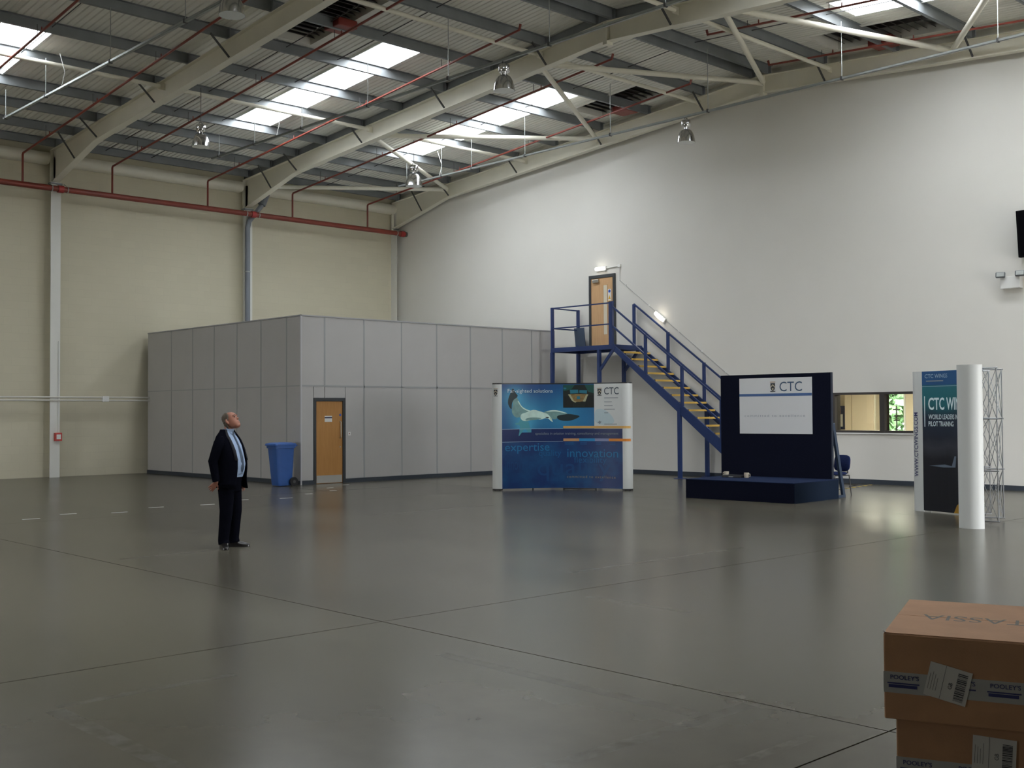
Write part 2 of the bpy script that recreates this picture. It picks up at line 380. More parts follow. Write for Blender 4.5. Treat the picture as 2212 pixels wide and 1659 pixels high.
for i, (x0, x1, y0, y1) in enumerate(VENTS):
    yc = (y0+y1)/2; v = thing('smoke_vent', ((x0+x1)/2, yc, ROOF(yc)), VL[i], 'roof vent', 'smoke vents')
    g = MB()
    for a, b, c, d in ((x0-0.12, x0, y0-0.12, y1+0.12), (x1, x1+0.12, y0-0.12, y1+0.12)):
        g.prism([(c, ROOF(c)-0.02), (d, ROOF(d)-0.02), (d, ROOF(d)+0.3), (c, ROOF(c)+0.3)], gable, a, b)
    for c, d in ((y0-0.12, y0), (y1, y1+0.12)):
        g.prism([(c, ROOF(c)-0.02), (d, ROOF(d)-0.02), (d, ROOF(d)+0.3), (c, ROOF(c)+0.3)], gable, x0, x1)
    g.build('vent_frame', M_sheet, v)
    g = MB(); g.prism([(y0-0.12, ROOF(y0)+0.3), (y1+0.12, ROOF(y1)+0.3), (y1+0.12, ROOF(y1)+0.34), (y0-0.12, ROOF(y0)+0.34)], gable, x0-0.12, x1+0.12)
    g.build('vent_cap', M_vent, v)
    n = int((y1-y0)/0.2)
    for k in range(n):
        y = y0+(k+0.5)*(y1-y0)/n
        MB().obox(((x0+x1)/2, y, ROOF(y)+0.14), (1,0,0), (0,0.8,0.6), (0,-0.6,0.8), (x1-x0)/2, 0.09, 0.006).build('slat', M_vent, v)
    bx = x1-0.25; by = yc+0.15 if i != 2 else yc
    MB().box(bx-0.2, bx+0.3, by-0.28, by+0.28, ROOF(by)-0.2, ROOF(by)-0.02).build('red_drive_box', mat('red_box', (0.22, 0.03, 0.02), 0.5), v, bevel=0.02)

# ------------------------------------------------------------------ steel frames
def rafter_profile(y0, y1):
    if y1 > YR: return [(32.32, 8.36), (29.4, TOP(29.4)-0.44), (YR, TOP(YR)-0.42)]
FL_ = ['cream portal frame against the gable wall, its rafter rising to the ridge', 'cream portal frame with grey downpipe beside its column and infill panels above its rafter',
       'cream portal frame whose white column carries the red fire call point']
for i, X in enumerate(FX):
    fr = thing('portal_frame', (X, 32.3, 0), FL_[i] if i < 3 else 'cream portal frame, %s one past the column with the fire call point' % ['first', 'second', 'third', 'fourth', 'fifth'][i-3], 'steel frame', 'portal frames')
    w = 0.1
    bot = [(32.34, 8.36), (29.4, TOP(29.4)-0.45), (YR+0.05, TOP(YR)-0.43)]; top = [(YR, TOP(YR)), (32.34, TOP(32.34))]
    MB().prism(bot+top, gable, X-0.008, X+0.008).build('rafter_web', M_steel, fr)
    g = MB()
    for (a, za), (b, zb) in zip(bot, bot[1:]): g.prism([(a, za), (b, zb), (b, zb-0.018), (a, za-0.018)], gable, X-w, X+w)
    g.build('bottom_flange', M_steel, fr)
    a, b = top[0], top[1]
    MB().prism([a, b, (b[0], b[1]-0.016), (a[0], a[1]-0.016)], gable, X-w, X+w).build('top_flange', M_steel, fr)
    botR = [(YR-0.05, TOP(YR)-0.43), (YB+0.2, TOP(YB)-0.43)]
    MB().prism(botR+[(YB+0.2, TOP(YB+0.2)), (YR, TOP(YR))], gable, X-0.008, X+0.008).build('rafter_web', M_steel, fr)
    MB().prism([botR[0], botR[1], (botR[1][0], botR[1][1]-0.018), (botR[0][0], botR[0][1]-0.018)], gable, X-w, X+w).build('bottom_flange', M_steel, fr)
    MB().prism([(YR, TOP(YR)), (YB+0.2, TOP(YB)), (YB+0.2, TOP(YB)-0.016), (YR, TOP(YR)-0.016)], gable, X-w, X+w).build('top_flange', M_steel, fr)
    MB().box(X-w, X+w, YR-0.06, YR+0.06, TOP(YR)-0.52, TOP(YR)-0.02).build('apex_plate', M_steel, fr)
    MB().box(X-w, X+w, 32.32, 32.36, 8.2, TOP(32.3)).build('end_plate', M_steel, fr)
    cw = 0.14
    if i == 0: cw = 0.02
    g = MB(); g.box(X-cw+(0.15 if i == 0 else 0), X+cw+(0.15 if i == 0 else 0), 32.16 if i else 32.46, 32.182 if i else 32.49, 0, 8.36); g.box(X-0.008, X+0.008, 32.182, 32.5, 0, 9.1)
    g.build('column', mat('white_column_paint', (0.72, 0.72, 0.68), 0.5), fr)
    MB().box(X-cw-0.03, X+cw+0.03, 32.12, 32.3, 8.3, 8.34).build('cap_bracket', M_purlin, fr)
    # knee stays between purlins and the bottom flange
    for sd in ((-1, 1) if 0 < i < 3 else (-1,)):
        for y in [30.65, 29.2, 25.85, 22.25, 18.55, 14.85, 11.15]:
            zb = (TOP(y)-0.44 if y < 29.4 else 8.36+(32.34-y)/(32.34-29.4)*(TOP(29.4)-0.45-8.36))
            MB().bar((X+sd*0.55, y, TOP(y)+0.02), (X+sd*0.09, y, zb+0.02), 0.035, 0.035).build('knee_stay', M_stay, fr)
    if i == 1:
        ys = PY_L[::-1]
        for a, b in [(31.95, 32.4)]+list(zip(ys, ys[1:]))+list(zip(PY_R[::-1], PY_R[::-1][1:])):
            MB().prism([(a+0.03, TOP(a)), (b-0.03, TOP(b)), (b-0.03, ROOF(b)-0.005), (a+0.03, ROOF(a)-0.005)], gable, X-0.04, X-0.02).build('infill_panel', M_purlin, fr)
ORD = ['first', 'second', 'third', 'fourth', 'fifth', 'sixth', 'seventh', 'eighth', 'ninth', 'tenth', 'eleventh', 'twelfth']
# purlins: one galvanised zed line each, running the length of the hall
for k, y in enumerate(PY_L+PY_R):
    pl = 'dark grey steel purlin, %s one up the roof slope from the eaves wall' % ORD[k] if k < len(PY_L) else 'dark grey steel purlin, %s one down the slope beyond the ridge' % ORD[k-len(PY_L)]
    p = thing('roof_purlin', (6, y, TOP(y)), pl, 'purlin', 'purlins at the ridge' if abs(y-YR) < 0.5 else ('purlins on the eaves slope' if y > YR else 'purlins beyond the ridge'))
    g = MB(); z0, z1 = TOP(y), ROOF(y)-0.002; d = 0.07
    g.box(XB+0.05, XW-0.22, y-0.012, y+0.012, z0, z1); g.box(XB+0.05, XW-0.22, y, y+d, z0, z0+0.012); g.box(XB+0.05, XW-0.22, y-d, y, z1-0.012, z1)
    g.build('zed_section', M_purlin, p)
    nx = (PY_L+PY_R)[k+1] if k+1 < len(PY_L+PY_R) else None
    if nx is not None and y-nx > 1.0:
        for X in (21.5, 15.3, 9.3, 19.9, 13.9):
            if abs(X-21.5) < 0.6 and False: continue
            MB().tube([(X, y-0.02, TOP(y)+0.12), (X, nx+0.02, TOP(nx)+0.12)], 0.011, 5).build('sag_rod', M_stay, p)
    for X in FX[:4]:
        MB().box(X-0.13, X-0.11, y-0.09, y+0.09, TOP(y)+0.001, ROOF(y)-0.02).build('cleat', M_purlin, p)
# tubular struts and bracing
def brace(p, q, label, grp, r=0.065):
    b = thing('roof_brace', p, label, 'brace', grp)
    p = Vector(p); q = Vector(q); d = (q-p).normalized()
    MB().tube([p+d*0.12, q-d*0.12], r, 12).build('tube', M_steel, b, smooth=True)
    for e, s_ in ((p, 1), (q, -1)): MB().bar(e-d*0.02*s_, e+d*0.2*s_, 0.012, 0.16).build('end_plate', M_steel, b)
ZB = 0.17
def bz(y): return TOP(y)-ZB
nodesF = [32.2, 25.7, 19.0, 13.7, 7.6]; nodesG = [29.2, 22.4, 16.6, 11.6]
for i in range(4):
    for yf in (nodesF[i], nodesF[i+1]):
        brace((18.82, yf, bz(yf)-0.05), (24.56, nodesG[i], bz(nodesG[i])-0.05), 'cream diagonal tube to the %s brace point up the gable rafter, from its %s side' % (ORD[i], 'eaves' if yf == nodesF[i] else 'ridge' if i < 2 else 'far'), 'diagonal roof braces')
for y in (25.45, 18.72, 14.7, 7.95):
    for a, b in zip(FX, FX[1:]):
        if a < 12: break
        brace((b+0.03, y, bz(y)+0.02), (a-0.03, y, bz(y)+0.02), 'cream straight strut %s %s' % ({25.45: 'halfway up the eaves slope', 18.72: 'on the eaves side of the ridge', 14.7: 'just beyond the ridge', 7.95: 'far down beyond the ridge'}[y], ['in the gable wall bay', 'in the downpipe bay', 'past the call point column'][min(2, FX.index(a))]), 'straight roof struts', 0.05)
# eaves beam
g = MB()
sec = [(32.48, 9.2), (32.24, 9.2), (32.17, 9.12), (32.15, 9.03), (32.19, 8.94), (32.28, 8.885), (32.48, 8.885)]
for a, b in zip(FX, FX[1:]):
    e = MB().prism(sec, gable, b+0.16, a-0.16 if a < 24 else XW).build('eaves_beam', M_steel, smooth=True)
    tag(e, 'rounded cream eaves beam along the top of the blockwork wall between two frames', 'beam', 'eaves beams')

# ------------------------------------------------------------------ sprinkler pipework
sp = thing('sprinkler_pipework', (12, 31.9, 8.05), 'red sprinkler main along the eaves wall with branch pipes rising up the roof slope', 'pipework')
MB().tube([(XB+0.1, 31.9, 8.13), (XW-0.06, 31.9, 8.13)], 0.082, 14).build('main_pipe', M_red, sp, smooth=True)
MB().tube([(XW-0.2, 31.9, 8.13), (XW-0.1, 31.9, 8.13)], 0.1, 14).build('end_coupling', M_red, sp, smooth=True)
for X in FX[:4]:
    for dx in (-0.22, 0.22):
        MB().tube([(X+dx-0.012, 31.9, 8.13), (X+dx+0.012, 31.9, 8.13)], 0.095, 14).build('pipe_clip', M_galv, sp, smooth=True)
        MB().bar((X+dx, 31.9, 8.21), (X+dx, 32.13, 8.32), 0.015, 0.015).build('clip_hanger', M_galv, sp)
    MB().tube([(X-0.05, 31.9, 8.13), (X+0.1, 31.9, 8.13)], 0.105, 14).build('coupling', mat('bright_red', (0.35, 0.03, 0.03), 0.4), sp, smooth=True)
def sprink(y): return 8.98+0.085*(32.03-y)
def heads(parent, X, ys, zf):
    for y in ys:
        MB().tube([(X, y, zf(y)+0.02), (X, y, zf(y)+0.1)], [0.016, 0.012], 6).build('sprinkler_head', M_red, parent)
        MB().tube([(X+0.02, y+0.3, zf(y+0.3)), (X+0.02, y+0.3, TOP(y+0.3)+0.03)], 0.008, 5).build('hanger', M_stay, parent)
for X in (23.2, 20.18, 17.13, 14.08, 11.53, 8.9):
    MB().tube([(X, 31.9, 8.13), (X, 31.9, 8.95), (X, 31.86, sprink(31.86)), (X, 17.9, sprink(17.9)), (X, 17.86, sprink(17.9)+0.12)], 0.03, 8).build('branch_pipe', M_red, sp, smooth=True)
    heads(sp, X, (30.0, 27.0, 23.6, 20.3), sprink)
sp2 = thing('sprinkler_pipework', (20, 8, 9.5), 'red sprinkler branch pipes on the roof slope beyond the ridge', 'pipework')
def sprink2(y): return 10.22-0.078*(15.4-y)
for X, y0 in ((20.55, 15.35), (23.55, 15.75), (17.1, 15.4)):
    MB().tube([(X, y0+0.03, sprink2(y0)+0.11), (X, y0, sprink2(y0)), (X, -2.5, sprink2(-2.5)), (X, -2.52, 8.4)], 0.03, 8).build('branch_pipe', M_red, sp2, smooth=True)
    heads(sp2, X, (14.0, 12.0, 9.2), sprink2)
MB().tube([(16.9, -2.52, 8.4), (23.8, -2.52, 8.4)], 0.06, 10).build('main_pipe', M_red, sp2, smooth=True)

# ------------------------------------------------------------------ lighting trunking and high-bay lamps
TRL = ['galvanised lighting trunking on chains nearest the gable wall', 'galvanised lighting trunking hung in the bay with the longest rooflight strip', 'galvanised lighting trunking hung beyond the frame with the call point']
for i, (X, z, ya, yb, hang) in enumerate(((21.8, 8.9, 28.3, 4.0, (27.9, 26.2, 24.83, 22.58, 19.4, 16.3, 12.75, 9.38)), (15.65, 8.95, 28.9, 4.0, (28.5, 26.6, 24.3, 21.5, 18.57, 15.5, 12.6)), (9.75, 8.92, 28.2, 4.0, (28.1, 25.6, 22.2, 19.0, 15.5)))):
    t = thing('lighting_trunking', (X, 16, z), TRL[i], 'trunking')
    g = MB(); g.box(X-0.03, X+0.03, yb, ya, z-0.02, z-0.014); g.box(X-0.03, X-0.024, yb, ya, z-0.02, z+0.03); g.box(X+0.024, X+0.03, yb, ya, z-0.02, z+0.03); g.box(X-0.03, X+0.03, yb, ya, z+0.026, z+0.03)
    g.build('channel', M_galv, t)
    for y in hang:
        MB().tube([(X, y, z+0.03), (X, y, TOP(y)+0.01)], 0.008, 5).build('chain', M_galv, t)
        MB().box(X-0.04, X+0.04, y-0.02, y+0.02, z-0.03, z+0.05).build('hanger_clip', M_stay, t)
    MB().tube([(X, 26.3-i*0.8, z+0.03), (X+0.05, 26.25-i*0.8, z+0.35), (X, 26.4-i*0.8, TOP(26.4)-0.02)], 0.008, 5).build('feed_cable', M_white, t)
M_chrome = mat('spun_aluminium', (0.62, 0.62, 0.62), 0.16, 1.0)
def high_bay(x, y, zb, label, s=1.0, wire=True):
    L_ = thing('high_bay_lamp', (x, y, zb), label, 'lamp', 'high-bay lamps')
    bell = [(0.06, 0.32), (0.085, 0.315), (0.125, 0.29), (0.16, 0.24), (0.19, 0.17), (0.21, 0.08), (0.22, 0.0), (0.214, 0.0), (0.2, 0.08), (0.18, 0.17), (0.15, 0.235), (0.11, 0.28), (0.06, 0.305)]
    MB().lathe([(r*s, z*s) for r, z in bell], n=28).build('reflector', M_chrome, L_, smooth=True, local=True)
    MB().lathe([(0.0, 0.3*s), (0.05*s, 0.3*s), (0.05*s, 0.39*s), (0.0, 0.39*s)], n=16).build('neck', M_chrome, L_, smooth=True, local=True)
    MB().lathe([(0.0, 0.38*s), (0.1*s, 0.38*s), (0.115*s, 0.4*s), (0.115*s, 0.52*s), (0.1*s, 0.54*s), (0.0, 0.54*s)], n=24).build('gear_housing', M_chrome, L_, smooth=True, local=True)
    MB().lathe([(0.0, 0.12*s), (0.05*s, 0.13*s), (0.06*s, 0.2*s), (0.03*s, 0.3*s), (0.0, 0.31*s)], n=14).build('bulb', M_white, L_, smooth=True, local=True)
    MB().lathe([(0.0, 0.006), (0.212*s, 0.006), (0.212*s, 0.0), (0.0, 0.0)], n=28).build('cover_glass', mat('lamp_glass', (0.75, 0.78, 0.76), 0.15), L_, local=True)
    zt = 0.54*s
    MB().tube([(-0.05, 0, zt-0.01), (-0.04, 0, zt+0.06), (0.04, 0, zt+0.06), (0.05, 0, zt-0.01)], 0.01, 6).build('hook', M_stay, L_, local=True)
    if wire: MB().tube([(0, 0, zt+0.06), (0, 0, TOP(y)-zb+0.0)], 0.008, 5).build('suspension_wire', M_stay, L_, local=True)
high_bay(21.8, 16.96, 8.265, 'high-bay lamp hanging under the trunking in front of the pale gable wall', 1.0, False)
high_bay(15.65, 16.81, 8.315, 'high-bay lamp hanging under the trunking in front of the middle cream rafter', 1.0, False)
high_bay(9.4, 16.7, 8.35, 'high-bay lamp beside the first cream rafter, cut by the picture edge', 1.0, True)
high_bay(13.45, 25.4, 8.33, 'high-bay lamp on a wire below the purlins, between the two nearer cream rafters', 1.0)
high_bay(20.3, 25.65, 8.31, 'high-bay lamp near the corner, before the end of the trunking by the gable wall', 1.12)

# ------------------------------------------------------------------ things on the eaves wall
dp = thing('downpipe', (18.62, 32.08, 3.97), 'grey rainwater downpipe beside the column, bending at the red main', 'pipe')
M_dp = mat('grey_downpipe', (0.17, 0.19, 0.22), 0.4)
MB().tube([(18.62, 32.07, 3.97), (18.62, 32.07, 7.7), (18.67, 32.07, 7.92), (18.98, 32.07, 8.3), (19.2, 32.05, 8.6), (19.26, 32.03, 8.9)], 0.08, 14).build('pipe', M_dp, dp, smooth=True)
for z in (6.3, 4.6): MB().tube([(18.62, 32.07, z-0.015), (18.62, 32.07, z+0.015)], 0.09, 14).build('pipe_clip', M_galv, dp, smooth=True)
MB().tube([(19.12, 32.06, 8.5), (19.27, 32.03, 8.88)], 0.13, 14).build('hopper', M_dp, dp, smooth=True)
for z in (2.265, 2.175):
    c = tag(MB().tube([(XB+0.1, 32.13, z), (15.36, 32.13, z)], 0.022, 8).build('wall_conduit', mat('painted_conduit', (0.62, 0.61, 0.56), 0.4), smooth=True),
            'cream horizontal conduit along the blockwork wall, %s of the pair' % ('upper' if z > 2.2 else 'lower'), 'conduit', 'wall conduits')
for X in (14.0,):
    tag(MB().box(X-0.1, X+0.1, 32.1, 32.17, 2.14, 2.30).build('conduit_bracket', M_white, bevel=0.01), 'small white bracket box joining the two wall conduits', 'bracket')
cp = thing('fire_call_point', (12.62, 32.1, 1.05), 'red fire alarm call point low on the white column', 'alarm')
MB().box(12.52, 12.72, 32.06, 32.158, 1.03, 1.26).build('housing', mat('alarm_red', (0.5, 0.05, 0.04), 0.4), cp, bevel=0.01)
MB().box(12.56, 12.68, 32.052, 32.062, 1.08, 1.21).build('glass', M_white, cp)
MB().tube([(12.64, 32.14, 1.26), (12.64, 32.14, 3.85)], 0.012, 6).build('conduit', M_white, cp)

# ------------------------------------------------------------------ partition room
M_pan = mat('grey_partition_panel', (0.47, 0.462, 0.455), 0.6, var=0.03, vscale=1.2)
M_bat = mat('partition_batten', (0.33, 0.34, 0.345), 0.5)
PXs, PYf, PH = 15.38, 23.94, 4.21
pf = thing('wall_partition_front', (20, PYf, 0), 'grey panelled partition wall holding the oak door', 'partition', kind='structure')
MB().box(PXs+0.03, 15.75, PYf+0.03, PYf+0.1, 0, PH-0.02).build('core', M_bat, pf)
MB().box(16.70, 24.28, PYf+0.03, PYf+0.1, 0, PH-0.02).build('core', M_bat, pf)
MB().box(15.75, 16.70, PYf+0.03, PYf+0.1, 2.15, PH-0.02).build('core', M_bat, pf)
seams = [15.41, 16.08, 17.29, 18.51, 19.72, 20.94, 22.16, 23.34, 24.29]; gp = 0.008; MZ = 2.45
def panel(par, x0, x1, z0, z1): MB().box(x0+gp, x1-gp, PYf, PYf+0.03, z0+gp, z1-gp).build('panel', M_pan, par)
for a, b in zip(seams, seams[1:]):
    panel(pf, a, b, MZ, PH-0.03)
    if a > 17.2: panel(pf, a, b, 0.1, MZ)
    if a > 15.5: MB().box(a-0.02, a+0.02, PYf-0.006, PYf, MZ, PH-0.03).build('cover_strip', M_bat, pf)
    if a > 17.2: MB().box(a-0.02, a+0.02, PYf-0.006, PYf, 0.1, MZ).build('cover_strip', M_bat, pf)
panel(pf, 15.41, 15.75, 0.1, MZ); panel(pf, 15.75, 16.08, 2.15, MZ); panel(pf, 16.08, 16.70, 2.15, MZ); panel(pf, 16.70, 17.29, 0.1, MZ)
MB().box(15.41, 24.29, PYf-0.006, PYf, MZ-0.02, MZ+0.02).build('cover_strip', M_bat, pf)
MB().box(15.36, 24.3, PYf-0.012, PYf+0.12, PH-0.03, PH).build('top_capping', mat('capping_grey', (0.40, 0.40, 0.42), 0.5), pf)
for a, b in ((15.41, 15.75), (16.70, 24.3)): MB().box(a, b, PYf-0.02, PYf, 0, 0.1).build('skirting', M_skirt, pf)
MB().box(24.28, 24.32, PYf, PYf+2.5, 0, PH).build('end_return', M_pan, pf)
ps = thing('wall_partition_side', (PXs, 28, 0), 'shaded side of the grey panelled partition room', 'partition', kind='structure')
MB().box(PXs+0.03, PXs+0.1, PYf+0.03, 32.3, 0, PH-0.02).build('core', M_bat, ps)
sy = [PYf+0.02, 24.59, 25.82, 27.04, 28.27, 29.5, 30.78, 32.3]
for a, b in zip(sy, sy[1:]):
    for z0, z1 in ((0.1, MZ), (MZ, PH-0.03)): MB().box(PXs, PXs+0.03, a+gp, b-gp, z0+gp, z1-gp).build('panel', M_pan, ps)
    if a > 24: MB().box(PXs-0.006, PXs, a-0.02, a+0.02, 0.1, PH-0.03).build('cover_strip', M_bat, ps)
MB().box(PXs-0.006, PXs, PYf, 32.3, MZ-0.012, MZ+0.012).build('cover_strip', M_bat, ps)
MB().box(PXs-0.012, PXs+0.12, PYf, 32.3, PH-0.03, PH).build('top_capping', MATS['capping_grey'], ps)
MB().box(PXs-0.02, PXs, PYf, 32.3, 0, 0.1).build('skirting', M_skirt, ps)
MB().box(PXs-0.012, PXs+0.03, PYf-0.012, PYf+0.03, 0, PH).build('corner_trim', mat('corner_trim', (0.5, 0.5, 0.52), 0.4), ps)
MB().box(PXs+0.1, 24.28, PYf+0.1, 32.3, PH-0.3, PH-0.25).build('room_roof', M_bat, ps)

# oak door in the partition
def oak(name, c):
    m = bpy.data.materials.new(name); nt, b = nodes_of(m); N, L = nt.nodes, nt.links
    tc = N.new('ShaderNodeTexCoord'); mp = N.new('ShaderNodeMapping'); mp.inputs['Scale'].default_value = (14, 14, 1.2); L.new(tc.outputs['Object'], mp.inputs[0])
    nz = N.new('ShaderNodeTexNoise'); nz.inputs['Scale'].default_value = 2; nz.inputs['Detail'].default_value = 8; L.new(mp.outputs[0], nz.inputs['Vector'])
    cr = N.new('ShaderNodeValToRGB'); L.new(nz.outputs['Fac'], cr.inputs[0])
    cr.color_ramp.elements[0].position = 0.3; cr.color_ramp.elements[0].color = (c[0]*0.88, c[1]*0.86, c[2]*0.8, 1)
    cr.color_ramp.elements[1].position = 0.7; cr.color_ramp.elements[1].color = (*c, 1)
    L.new(cr.outputs[0], b.inputs['Base Color']); b.inputs['Roughness'].default_value = 0.42
    return m
M_oak = oak('orange_oak_veneer', (0.46, 0.225, 0.065)); M_pale = oak('pale_beech_veneer', (0.56, 0.35, 0.185))
M_frame = mat('dark_door_frame', (0.035, 0.04, 0.045), 0.5)
d1 = thing('door_1', (16.22, PYf, 0), 'orange oak veneer door with kick plate in the grey partition', 'door', kind='structure')
MB().box(15.75, 15.82, PYf-0.02, PYf+0.1, 0, 2.15).build('jamb', M_frame, d1); MB().box(16.62, 16.70, PYf-0.02, PYf+0.1, 0, 2.15).build('jamb', M_frame, d1)
MB().box(15.82, 16.62, PYf-0.02, PYf+0.1, 2.07, 2.15).build('head', M_frame, d1)
lf = MB().box(15.825, 16.615, PYf+0.005, PYf+0.05, 0.008, 2.065).build('door_leaf', M_oak, d1)
M_ss = mat('brushed_steel', (0.55, 0.55, 0.53), 0.35, 0.9)
MB().box(15.84, 16.6, PYf+0.002, PYf+0.005, 0.02, 0.21).build('kick_plate', M_ss, lf)
MB().tube([(16.54, PYf, 1.56), (16.54, PYf-0.05, 1.54), (16.54, PYf-0.05, 1.16), (16.54, PYf, 1.14)], 0.012, 8).build('pull_handle', M_ss, lf, smooth=True)
MB().tube([(16.55, PYf+0.006, 1.72), (16.55, PYf-0.003, 1.72)], 0.03, 16).build('fire_door_disc', mat('sign_blue', (0.03, 0.10, 0.45), 0.4), lf)
MB().box(16.53, 16.56, PYf-0.006, PYf+0.005, 0.9, 0.93).build('lock', M_ss, lf)
sg = MB().box(16.08, 16.30, PYf, PYf+0.005, 1.55, 1.70).build('door_sign', M_white, lf)
MB().box(16.08, 16.30, PYf-0.002, PYf, 1.64, 1.67).build('sign_band', mat('sign_navy', (0.02, 0.025, 0.08), 0.5), sg)
sw = thing('wall_switch', (16.82, PYf, 1.2), 'small white switch plate on the partition beside the oak door', 'switch')
MB().box(16.78, 16.86, PYf-0.012, PYf, 1.2, 1.29).build('plate', M_white, sw); MB().box(16.81, 16.83, PYf-0.018, PYf-0.012, 1.23, 1.26).build('button', mat('switch_red', (0.3, 0.05, 0.05), 0.4), sw)

# ------------------------------------------------------------------ upper door, lamps and fittings on the gable wall
d2 = thing('door_2', (XW, 22.5, 3.7), 'pale beech door with a narrow vision panel above the blue steel landing', 'door', kind='structure')
DY0, DY1, DZ0, DZ1 = 22.0, 23.03, 3.66, 5.82
MB().box(XW-0.05, XW+0.01, DY0, DY0+0.08, DZ0, DZ1).build('jamb', M_frame, d2); MB().box(XW-0.05, XW+0.01, DY1-0.08, DY1, DZ0, DZ1).build('jamb', M_frame, d2)
MB().box(XW-0.05, XW+0.01, DY0+0.08, DY1-0.08, DZ1-0.09, DZ1).build('head', M_frame, d2)
lf = MB().box(XW-0.03, XW+0.005, DY0+0.083, DY1-0.083, DZ0, DZ1-0.095).build('door_leaf', M_pale, d2)
vy = 22.38
MB().box(XW-0.035, XW-0.03, vy-0.075, vy+0.075, 4.05, 5.5).build('vision_panel', mat('wired_glass', (0.66, 0.62, 0.50), 0.25), lf)
for a, b, c, d in ((vy-0.085, vy-0.07, 4.03, 5.52), (vy+0.07, vy+0.085, 4.03, 5.52)): MB().box(XW-0.04, XW-0.03, a, b, c, d).build('glazing_bead', M_pale, lf)
MB().box(XW-0.09, XW-0.03, 22.62, 22.86, 5.6, 5.69).build('door_closer', M_ss, lf, bevel=0.01)
sg = MB().box(XW-0.042, XW-0.036, 22.15, 22.27, 4.93, 5.37).build('safety_sign', M_white, lf)
M_yel = mat('sign_yellow', (0.75, 0.42, 0.02), 0.5); M_bsign = MATS['sign_blue']
cir = [(22.21+0.045*math.cos(a*pi/8), 5.31+0.045*math.sin(a*pi/8)) for a in range(16)]
poly2d('blue_roundel', cir, lambda u, v: (XW-0.044, u, v), M_bsign, sg)
poly2d('warning_triangle', [(22.16, 5.07), (22.26, 5.07), (22.21, 5.2)], lambda u, v: (XW-0.044, u, v), M_yel, sg)
poly2d('yellow_band', [(22.155, 4.95), (22.265, 4.95), (22.265, 5.03), (22.155, 5.03)], lambda u, v: (XW-0.044, u, v), M_yel, sg)

M_lit = mat('lit_diffuser', (0.9, 0.9, 0.88), 0.4, emis=(1.0, 0.96, 0.86), estr=1.0)
bl = thing('bulkhead_lamp', (XW, 22.54, 5.92), 'lit white bulkhead lamp above the upper door', 'lamp', 'bulkhead lamps')
MB().box(XW-0.05, XW, 22.34, 22.74, 5.925, 6.06).build('base', M_white, bl, bevel=0.01)
MB().box(XW-0.13, XW-0.05, 22.36, 22.72, 5.94, 6.045).build('diffuser', M_lit, bl, bevel=0.025)
cd = thing('surface_conduit', (XW, 21.84, 5.6), 'white conduit running from the upper door lamp and sloping down along the stairs', 'conduit')
MB().tube([(XW-0.02, 22.34, 6.0), (XW-0.02, 21.84, 6.02)], 0.018, 8).build('conduit_run', M_white, cd)
MB().box(XW-0.05, XW, 21.79, 21.88, 5.98, 6.07).build('junction_box', M_white, cd)
MB().tube([(XW-0.02, 21.84, 5.98), (XW-0.02, 21.84, 5.6)], 0.014, 8).build('conduit_run', M_white, cd)
MB().tube([(XW-0.012, 21.84, 5.6), (XW-0.012, 17.9, 2.64)], 0.009, 6).build('cable', mat('grey_cable', (0.42, 0.42, 0.41), 0.5), cd)
for t in (0.06, 0.28, 0.55, 0.75, 0.95):
    MB().box(XW-0.03, XW, 21.84-3.94*t-0.02, 21.84-3.94*t+0.02, 5.6-2.96*t, 5.6-2.96*t+0.04).build('saddle_clip', M_white, cd)
dirv = Vector((0, -3.94, -2.96)).normalized(); up_ = Vector((0, dirv.z, -dirv.y)); c0 = Vector((XW-0.03, 20.33, 4.43))
b2 = thing('bulkhead_lamp', (XW, 20.33, 4.25), 'lit white oval lamp mounted aslant beside the stairs', 'lamp', 'bulkhead lamps')
MB().obox(c0, (1,0,0), dirv, up_, 0.03, 0.23, 0.075).build('base', M_white, b2, bevel=0.02)
rg = []
for k in range(7):
    f = math.sin(pi*(k+0.4)/7.4)**0.45
    rg.append([c0+Vector((-0.03, 0, 0))+dirv*(-0.2+0.4*k/6)+Vector((-0.07*f*max(0, math.sin(a)), 0, 0))+up_*(0.065*f*math.cos(a)) for a in [pi*j/8 for j in range(9)]])
MB().rings(rg).build('diffuser', mat('lit_diffuser_warm', (0.9, 0.88, 0.84), 0.4, emis=(1.0, 0.90, 0.76), estr=2.2), b2, smooth=True)
for L0, loc, e in ((bl, (XW-0.25, 22.54, 5.98), 0.5), (b2, (XW-0.25, 20.33, 4.43), 0.9)):
    ld = bpy.data.lights.new('bulkhead_bulb', 'POINT'); ld.energy = e; ld.color = (1, 0.9, 0.75); ld.shadow_soft_size = 0.06
    lo = bpy.data.objects.new('bulkhead_bulb', ld); COL.objects.link(lo); lo.parent = L0; lo.location = Vector(loc)-L0.location
lp = tag(MB().obox((24.72, 23.28, 3.97), (1,0,0.12), (0,1,0), (-0.12,0,1), 0.012, 0.2, 0.31).build('leaning_board', mat('slate_blue_board', (0.05, 0.075, 0.12), 0.6)), 'dark blue-grey board leaning on the wall beside the upper door', 'board')
sb = thing('twin_spot_light', (XW, 10.47, 4.4), 'white emergency light box with two grey spot heads', 'emergency light')
MB().box(XW-0.16, XW, 10.26, 10.69, 4.40, 4.66).build('battery_box', M_white, sb, bevel=0.01)
M_spot = mat('grey_spot_head', (0.12, 0.13, 0.14), 0.35)
